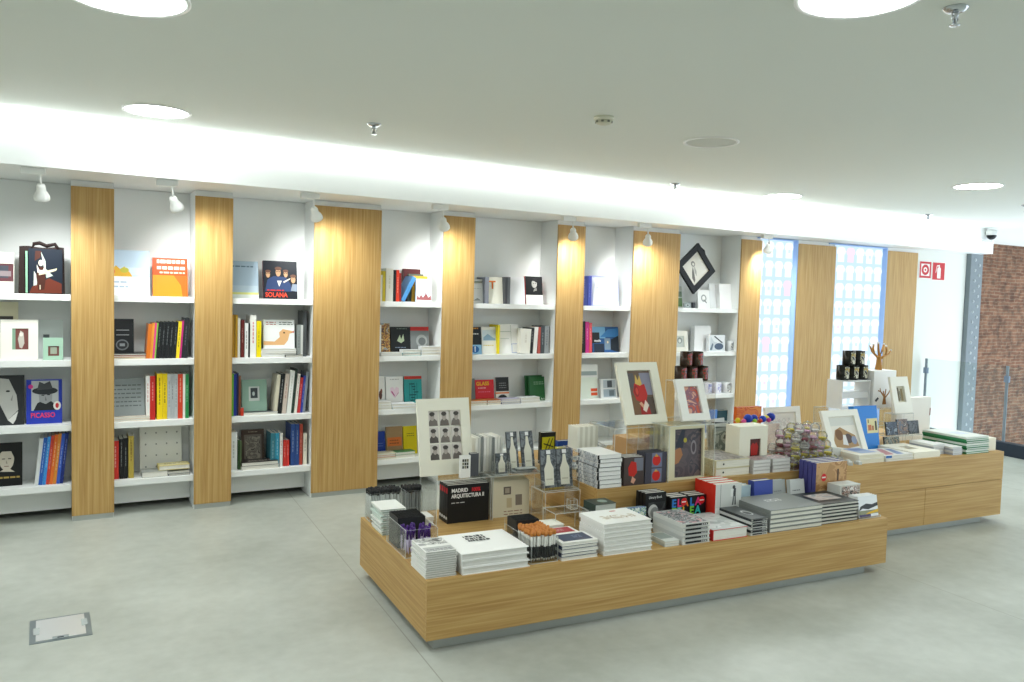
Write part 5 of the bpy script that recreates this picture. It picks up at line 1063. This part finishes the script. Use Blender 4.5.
for k, (a, b) in enumerate(((2.310, 2.452), (2.470, 2.62))):
    stack(a, b, .492, ZR, .088, 4, .11, 'c9c6c2', 'small white book with a pinkish cover', ['the little pile beside the cream albums', 'the little pile beside the glass balls'][k], 'small pinkish books', page='f3f2ee', top=pink_top, jit=.004)
o = empty('picture_cube', TM @ Matrix.Translation((2.31, .625, ZR)), 'cream cube box with a red heart picture, behind the small white books', 'box'); LABELS.append(o['label'])
w, h, d = .235, .275, .13
g = G(); m = C('f3efdd', .6)
g.box(0, w * .38, 0, d, 0, h, m).box(w * .76, w, 0, d, 0, h, m).box(w * .38, w * .76, 0, d, 0, h * .10, m).box(w * .38, w * .76, 0, d, h * .70, h, m).box(w * .38, w * .76, .01, d, h * .10, h * .70, m); g.build('body', o)
A = Art(w * .38, h * .6); A.rect(0, 0, 1, 1, '5b2a26').poly([(.22, .35), (.14, .7), (.35, .85), (.5, .78), (.68, .85), (.86, .68), (.76, .35)], 'b4261f').poly([(.36, .15), (.5, .02), (.66, .18), (.58, .34), (.5, .24), (.42, .34)], 'e5c9b5')
A.build(o, Matrix.Translation((w * .38, .0098, h * .1)) @ FACE, 'picture')
# orange book, bouncy balls, glass baubles
upright(2.63, 1.02, ZR, .225, .335, .03, 'e36a28', 'orange book standing behind the coloured balls', page='f0e9dc', art=lambda A: A.rect(0, 0, 1, 1, printed('orange_cover', ['e36a28', 'ea7f2e', 'd95a24', 'ee9038'], 9)))
acrylic_riser(2.47, 2.83, .80, .97, ZR, .255, 'clear step holding the coloured rubber balls')
bc = [('deep blue', '1f3fb0'), ('yellow', 'e6cf2a'), ('pink', 'd8589a'), ('deep blue', '1f3fb0'), ('lime green', '9ccf3a'), ('deep blue', '2447bd'), ('yellow', 'ead63c'), ('deep blue', '1a38a4'), ('pink', 'c94c8c'), ('red', 'c9452f')]
bpos = [(2.57, .84, .030), (2.50, .86, .018), (2.525, .83, .016), (2.64, .86, .026), (2.61, .82, .015), (2.69, .83, .024), (2.74, .85, .022), (2.79, .86, .030), (2.735, .82, .016), (2.66, .82, .015)]
for i, ((n_, c), (u, v, r)) in enumerate(zip(bc, bpos)):
    o = G().ball((0, 0, r), r, C(c, .35), 18).build('rubber_ball', None, TM @ Matrix.Translation((u, v, ZR + .256)))
    lab = ['big deep blue rubber ball beside the orange book', 'small yellow rubber ball before the orange book, at its edge', 'small pink rubber ball beside the big deep blue one', 'deep blue rubber ball in the middle of the ball row', 'lime green rubber ball in the ball row', 'deep blue rubber ball next to the tiny red one', 'mid-sized yellow rubber ball beside the last blue ball', 'big deep blue rubber ball at the window end of the ball row', 'small pink rubber ball by the mid-sized yellow one', 'tiny red rubber ball in the ball row'][i]
    tag(o, lab, 'ball', 'coloured rubber balls'); LABELS.append(lab)
mount(.345, .30, .02, (.16, .16, .86, .86), stand(3.03, 1.14, ZR, 10), 'white mounted print, pale, behind the glass baubles', art=lambda A: A.rect(0, 0, 1, 1, 'eceae6').rect(.2, .2, .8, .8, printed('pale_sketch', ['f0eeea', 'd8d4d2', 'f0eeea', 'e2d6d4'], 12)), mat='f7f6f0')
acrylic_bin(2.645, 3.075, .487, .79, ZR, .06, 'clear tray under the heap of glass baubles')
gm = clear('bauble_glass', (.995, .995, .99), .9, .10, (1, 1, .98))

fills = [('yellow', 'f0e050'), ('clear', 'f6f3ee'), ('pink', 'f060c0'), ('maroon', 'a8485a'), ('clear', 'f6f3ee'), ('pale pink', 'f4c0e0'), ('amber', 'd89a48')]
balls = []; q = random.Random(21)
for L, (nu, nv, z, off) in enumerate(((6, 4, .040, 0), (5, 4, .092, .034), (5, 3, .144, .03), (4, 3, .196, .055), (3, 2, .246, .085))):
    for i in range(nu):
        for j in range(nv): balls.append((2.685 + off + i * .070 + q.uniform(-.012, .012), .53 + off * .6 + j * .071 + q.uniform(-.008, .008), z + q.uniform(-.006, .008)))
proto = {}
for i, (u, v, z) in enumerate(balls):
    n_, c = fills[(i * 5 + i // 4) % 7]; M = TM @ Matrix.Translation((u, v, ZR + z)) @ Matrix.Rotation(q.uniform(0, 6), 4, 'Z')
    lab = f'{n_} glass bauble in the heap behind the violet-spined boxes'; grp = f'{n_} glass baubles in the heap'
    if n_ not in proto:
        o = G().ball((0, 0, 0), .034, gm, 18).build('glass_bauble', None, M); tag(o, lab, 'bauble', grp); LABELS.append(lab)
        G().ball((0, 0, -.003), .029, clear('filling_' + n_.replace(' ', '_'), tuple(.6 + .4 * x for x in srgb(c)[:3]), .2, .8, srgb(c)[:3]), 14, z1=-.25).build('filling', o)
        G().ball((.0, 0, .0305), .006, C('e6e6e2', .3), 10).build('stopper', o); proto[n_] = o
    else: copy_thing(proto[n_], M)
# wedge-shaped acrylic scoop beside the baubles
g = G(); g.prism([(0, 0), (.14, 0), (.17, .075), (0, .10)], 0, .10, ACRE, FACE @ Matrix.Translation((0, 0, -.1)))
o = g.build('acrylic_wedge', None, TM @ Matrix.Translation((3.085, .66, ZR))); tag(o, 'clear wedge-shaped acrylic block beside the glass baubles', 'holder')
for i in range(5):
    M = TM @ Matrix.Translation((3.09 + i * .036, .50 + (i % 2) * .05, ZR)) @ Matrix.Rotation(R(i * 23), 4, 'Z')
    o = G().box(-.02, .02, -.015, .015, 0, .018, ACRE).box(-.012, .012, -.009, .009, .018, .024, C('e9ecec', .3)).build('small_packet', None, M)
    lab = 'small clear packet lying loose before the brown mounted print'; tag(o, lab, 'packet', 'small clear packets'); LABELS.append(lab)
def brownfig(A): A.rect(0, 0, 1, 1, 'efeadf').rect(.02, .74, .98, .98, 'dcdcd4').poly([(.04, .3), (.18, .62), (.40, .70), (.62, .58), (.9, .44), (.96, .12), (.5, .08), (.1, .14)], 'b08d62').ell(.30, .48, .14, .16, '7d5634').ell(.62, .36, .15, .14, '5a4a48').ell(.82, .3, .1, .12, '8d97b0').poly([(.36, .2), (.44, .48), (.54, .46), (.56, .16)], 'e6e3e0')
mount(.365, .335, .022, (.15, .12, .86, .86), stand(3.20, .70, ZR, 22, 1), 'white mounted print of brown figures, beside the blue book', art=brownfig, mat='f6f4ea')
o = upright(3.575, .80, ZR, .235, .335, .05, '2f86dc', 'tall bright blue book with a cream label', lean=9, page='e9eef4', art=lambda A: A.rect(.50, .40, .98, .72, 'e2d8a4').rect(.55, .46, .70, .58, 'c9774e').rect(.72, .46, .80, .56, 'b5724e').rect(.86, .46, .94, .66, '3c3a34').rect(.55, .62, .60, .70, '8a8458'))
# flat things along the front
def blueline(o, w, h, t): Art(w, h, t + .0004).rect(.3, .2, .95, .95, 'aebfe0').rect(.4, .5, .9, .8, '7f98cf').build(o)
stack(3.25, 3.49, .50, ZR, .06, 2, .24, 'f1ede0', 'cream paperback', 'the low pile before the blue book', 'cream paperbacks before the blue book', page='f2ecd6', top=blueline)
def redblue(o, w, h, t):
    Art(w, h, t + .0004).poly([(.1, .1), (.5, .9), (.7, .9), (.4, .1)], 'c98f94').poly([(.5, .1), (.8, .9), (.95, .8), (.75, .1)], '8a9cc4').build(o)
    G().face([(0.002, -.0005, t * .1), (w * .22, -.0005, t * .1), (w * .22, -.0005, t * .95), (.002, -.0005, t * .95)], C('2f6ab0')).build('edge_label', o)
stack(3.50, 3.775, .495, ZR, .042, 2, .22, 'edece6', 'white book with pink and blue stripes', 'the low pile beside the flat cream frame', 'striped white books', page='efece2', top=redblue)
o = mount(.275, .30, .045, (.30, .34, .66, .72), TM @ Matrix.Translation((3.785, .50, ZR)), 'flat cream mounted frame lying at the front edge of the high table', art=lambda A: A.rect(0, 0, 1, 1, printed('dusk', ['b8a9a4', '8f8480', 'cfc6bc'], 14)), mat='f3efdf', name='mounted_print')
for k, (a, b, v) in enumerate(((4.07, 4.19, .56), (4.20, 4.305, .50))):
    stack(a, b, v, ZR, .075 if k == 0 else .06, 4, .20, ['b9bcc6', 'e9e9e6'], 'small grey-white book', ['the pile beside the flat cream frame', 'the pile beside the green-edged books'][k], 'small grey-white books', page='eceef0', jit=.004)
stack(4.335, 4.590, .49, ZR, .125, 8, .36, ['3c8a58', 'dfe6dc', '2f7a4a'], 'large green-edged white book', 'the pile at the far table end', 'green-edged books', page='eef1ec', jit=.005, board=.003, inset=.002, top=lambda o, w, h, t: Art(w, h, t + .0004).rect(.02, .02, .98, .98, 'dfe5de').rect(.3, .3, .8, .6, 'cfd8e2').build(o))
o = G().box(0, .13, 0, .34, 0, .095, C('f0ead8', .5)).box(.008, .122, .008, .332, .095, .097, C('f6f1e2', .5)).build('white_box', None, TM @ Matrix.Translation((4.60, .53, ZR))); tag(o, 'cream lidded box at the very end of the high table', 'box')
# clear steps with postcards, white panel, tree box
acrylic_riser(3.90, 4.27, .80, .95, ZR, .10, 'clear step of dark postcards before the white panel')
def pc(u, v, z, w, h, lab, cols, k):
    o = G().box(0, w, 0, h, 0, .012, C('2e3338', .3)).build('postcard_pack', None, stand(u, v, z, 10)); tag(o, lab, 'postcards', 'dark postcard packs'); LABELS.append(lab)
    Art(w, h, .0124).rect(0, 0, 1, 1, printed('pc_%d' % k, cols, 20, k)).build(o, None, 'picture')
pc(3.91, .84, ZR + .101, .115, .10, 'dark blue postcard pack, first on the clear step', ['2c3a4c', '4a5a6c', '1c2430', '8a97a2'], 1)
pc(4.03, .84, ZR + .101, .115, .115, 'grey and brown postcard pack, middle of the clear step', ['5d6470', '8a7060', '2c3036', 'b3a79c'], 2)
pc(4.15, .84, ZR + .101, .115, .10, 'black postcard pack, last on the clear step', ['202428', '3a4048', '5a5f66', '14171a'], 3)
acrylic_bin(3.87, 4.055, .815-.01, .80 + .10, ZR, .0 + .02, 'clear tray of grey postcards before the clear step')
pc(3.88, .825, ZR + .004, .16, .09, 'grey postcard pack with warm specks, before the clear step', ['8d958f', '4f5a58', 'b5a48c', '6c7a7c'], 4)
o = G().box(0, .40, 0, .05, 0, .34, C('f4f1ea', .5)).box(.388, .4004, -.0005, .0, .19, .25, C('8a2f2a')).build('display_board', None, TM @ Matrix.Translation((4.30, 1.065, ZR))); tag(o, 'big plain white display board standing near the far table end', 'board')
acrylic_riser(3.76, 4.42, 1.13, 1.40, ZR, .25, 'long clear step under the tree box and mug shelf', shelf=.12)
for i in range(6):
    M = TM @ Matrix.Translation((3.80 + .0 * i, 1.15, ZR + i * .018)); book(.26, .2, .017, 'eae6d8', M, f'cream folder, {ordtop(i, 6)} of the pile inside the long clear step', 'cream folders in the long clear step', name='folder', board=.001)
o = empty('tree_box', TM @ Matrix.Translation((4.14, 1.16, ZR + .251)), 'tall white gift box printed with a small brown tree', 'box'); LABELS.append(o['label'])
w, h, d = .255, .30, .16
G().box(0, w, 0, d, 0, h, C('f5f6f6', .4)).build('body', o, bevel=.003)
A = Art(w, h); br = '9a6a38'
A.poly([(.42, .10), (.46, .30), (.42, .46), (.47, .46), (.50, .36), (.54, .52), (.58, .50), (.55, .32), (.60, .10)], br)
for p in ([(.46, .30), (.30, .44), (.28, .54), (.31, .54), (.34, .46), (.48, .36)], [(.55, .32), (.68, .42), (.74, .54), (.77, .53), (.72, .40), (.56, .27)], [(.30, .44), (.20, .46), (.20, .49), (.30, .47)], [(.68, .42), (.82, .44), (.82, .47), (.70, .46)]): A.poly(p, br)
A.poly([(.08, .22), (.20, .30), (.26, .26), (.14, .17)], '4a4f5c'); A.build(o, FACE, 'tree_print')
o = empty('wooden_tree', TM @ Matrix.Translation((4.28, 1.24, ZR + .552)), 'wooden branching tree figure on top of the tree box', 'ornament'); LABELS.append(o['label'])
wd = C('bd8845', .5); wl = C('e9e2d6', .5)
G().tube([(0, 0, 0), (.004, 0, .06), (0, 0, .11), (.01, 0, .13)], [.028, .021, .017, .013], wd, 12).build('trunk', o)
for b in ([(0, 0, .09), (-.05, 0, .125), (-.085, .0, .15), (-.105, 0, .19)], [(-.06, 0, .13), (-.06, .01, .17), (-.055, .01, .20)], [(.005, 0, .11), (-.01, 0, .16), (-.015, 0, .215)], [(.008, 0, .11), (.035, 0, .155), (.05, 0, .205)], [(.012, 0, .085), (.06, 0, .11), (.11, 0, .125), (.135, 0, .155)], [(.08, 0, .117), (.095, .01, .15), (.09, .01, .19)]):
    t = G().tube(b, [.011, .009, .007, .006][:len(b)], wd, 8).build('branch', o); G().ball(b[-1], .010, wl, 8).build('tip', t)
# white shelf with the second mug pyramid
o = empty('mug_shelf', TM @ Matrix.Translation((3.82, 1.18, ZR + .251)), 'white two-tier shelf carrying the black and white mugs', 'shelf'); LABELS.append(o['label'])
wh = C('eef1f2', .35)
G().box(0, .31, 0, .15, .215, .225, wh).build('top_board', o); G().box(0, .31, 0, .15, 0, .01, wh).build('bottom_board', o); G().box(.01, .30, .01, .14, .085, .13, wh).build('middle_board', o)
G().box(0, .008, 0, .15, .01, .215, wh).build('side_board', o); G().box(.302, .31, 0, .15, .01, .215, wh).build('side_board', o)
for i in range(3): mug(TM @ Matrix.Translation((3.895 + i * .103, 1.25, ZR + .477)) @ Matrix.Rotation(R(30), 4, 'Z'), f'black mug with a pale scene, {names[i]} in the lower row beside the tree box', 'black mugs with pale scenes', '22221e', ['2b2b26', 'e4e0cc', '7d7a52', 'c9a850'], 1.16, i)
for i in range(2): mug(TM @ Matrix.Translation((3.955 + i * .103, 1.25, ZR + .591)) @ Matrix.Rotation(R(30), 4, 'Z'), f'black mug with a pale scene, {["first", "second"][i]} of the top two beside the tree', 'black mugs with pale scenes', '22221e', ['2b2b26', 'e4e0cc', '7d7a52', 'c9a850'], 1.16, i + 3)
acrylic_riser(4.14, 4.37, .965, 1.05, ZR, .235, 'clear step under the small leaning print by the tree box')
mount(.20, .285, .02, (.28, .30, .72, .74), stand(4.15, .975, ZR + .236, 14, 0), 'small white mounted print leaning beside the tree box', art=lambda A: A.rect(0, 0, 1, 1, 'c9c3ae').rect(.12, .08, .40, .92, '6a5f48').rect(.55, .08, .86, .85, '8a7a54').rect(.44, .1, .52, .7, '4d4a3c'), mat='f7f5ec')
for a in mug_calls: shelf_mug(*a)
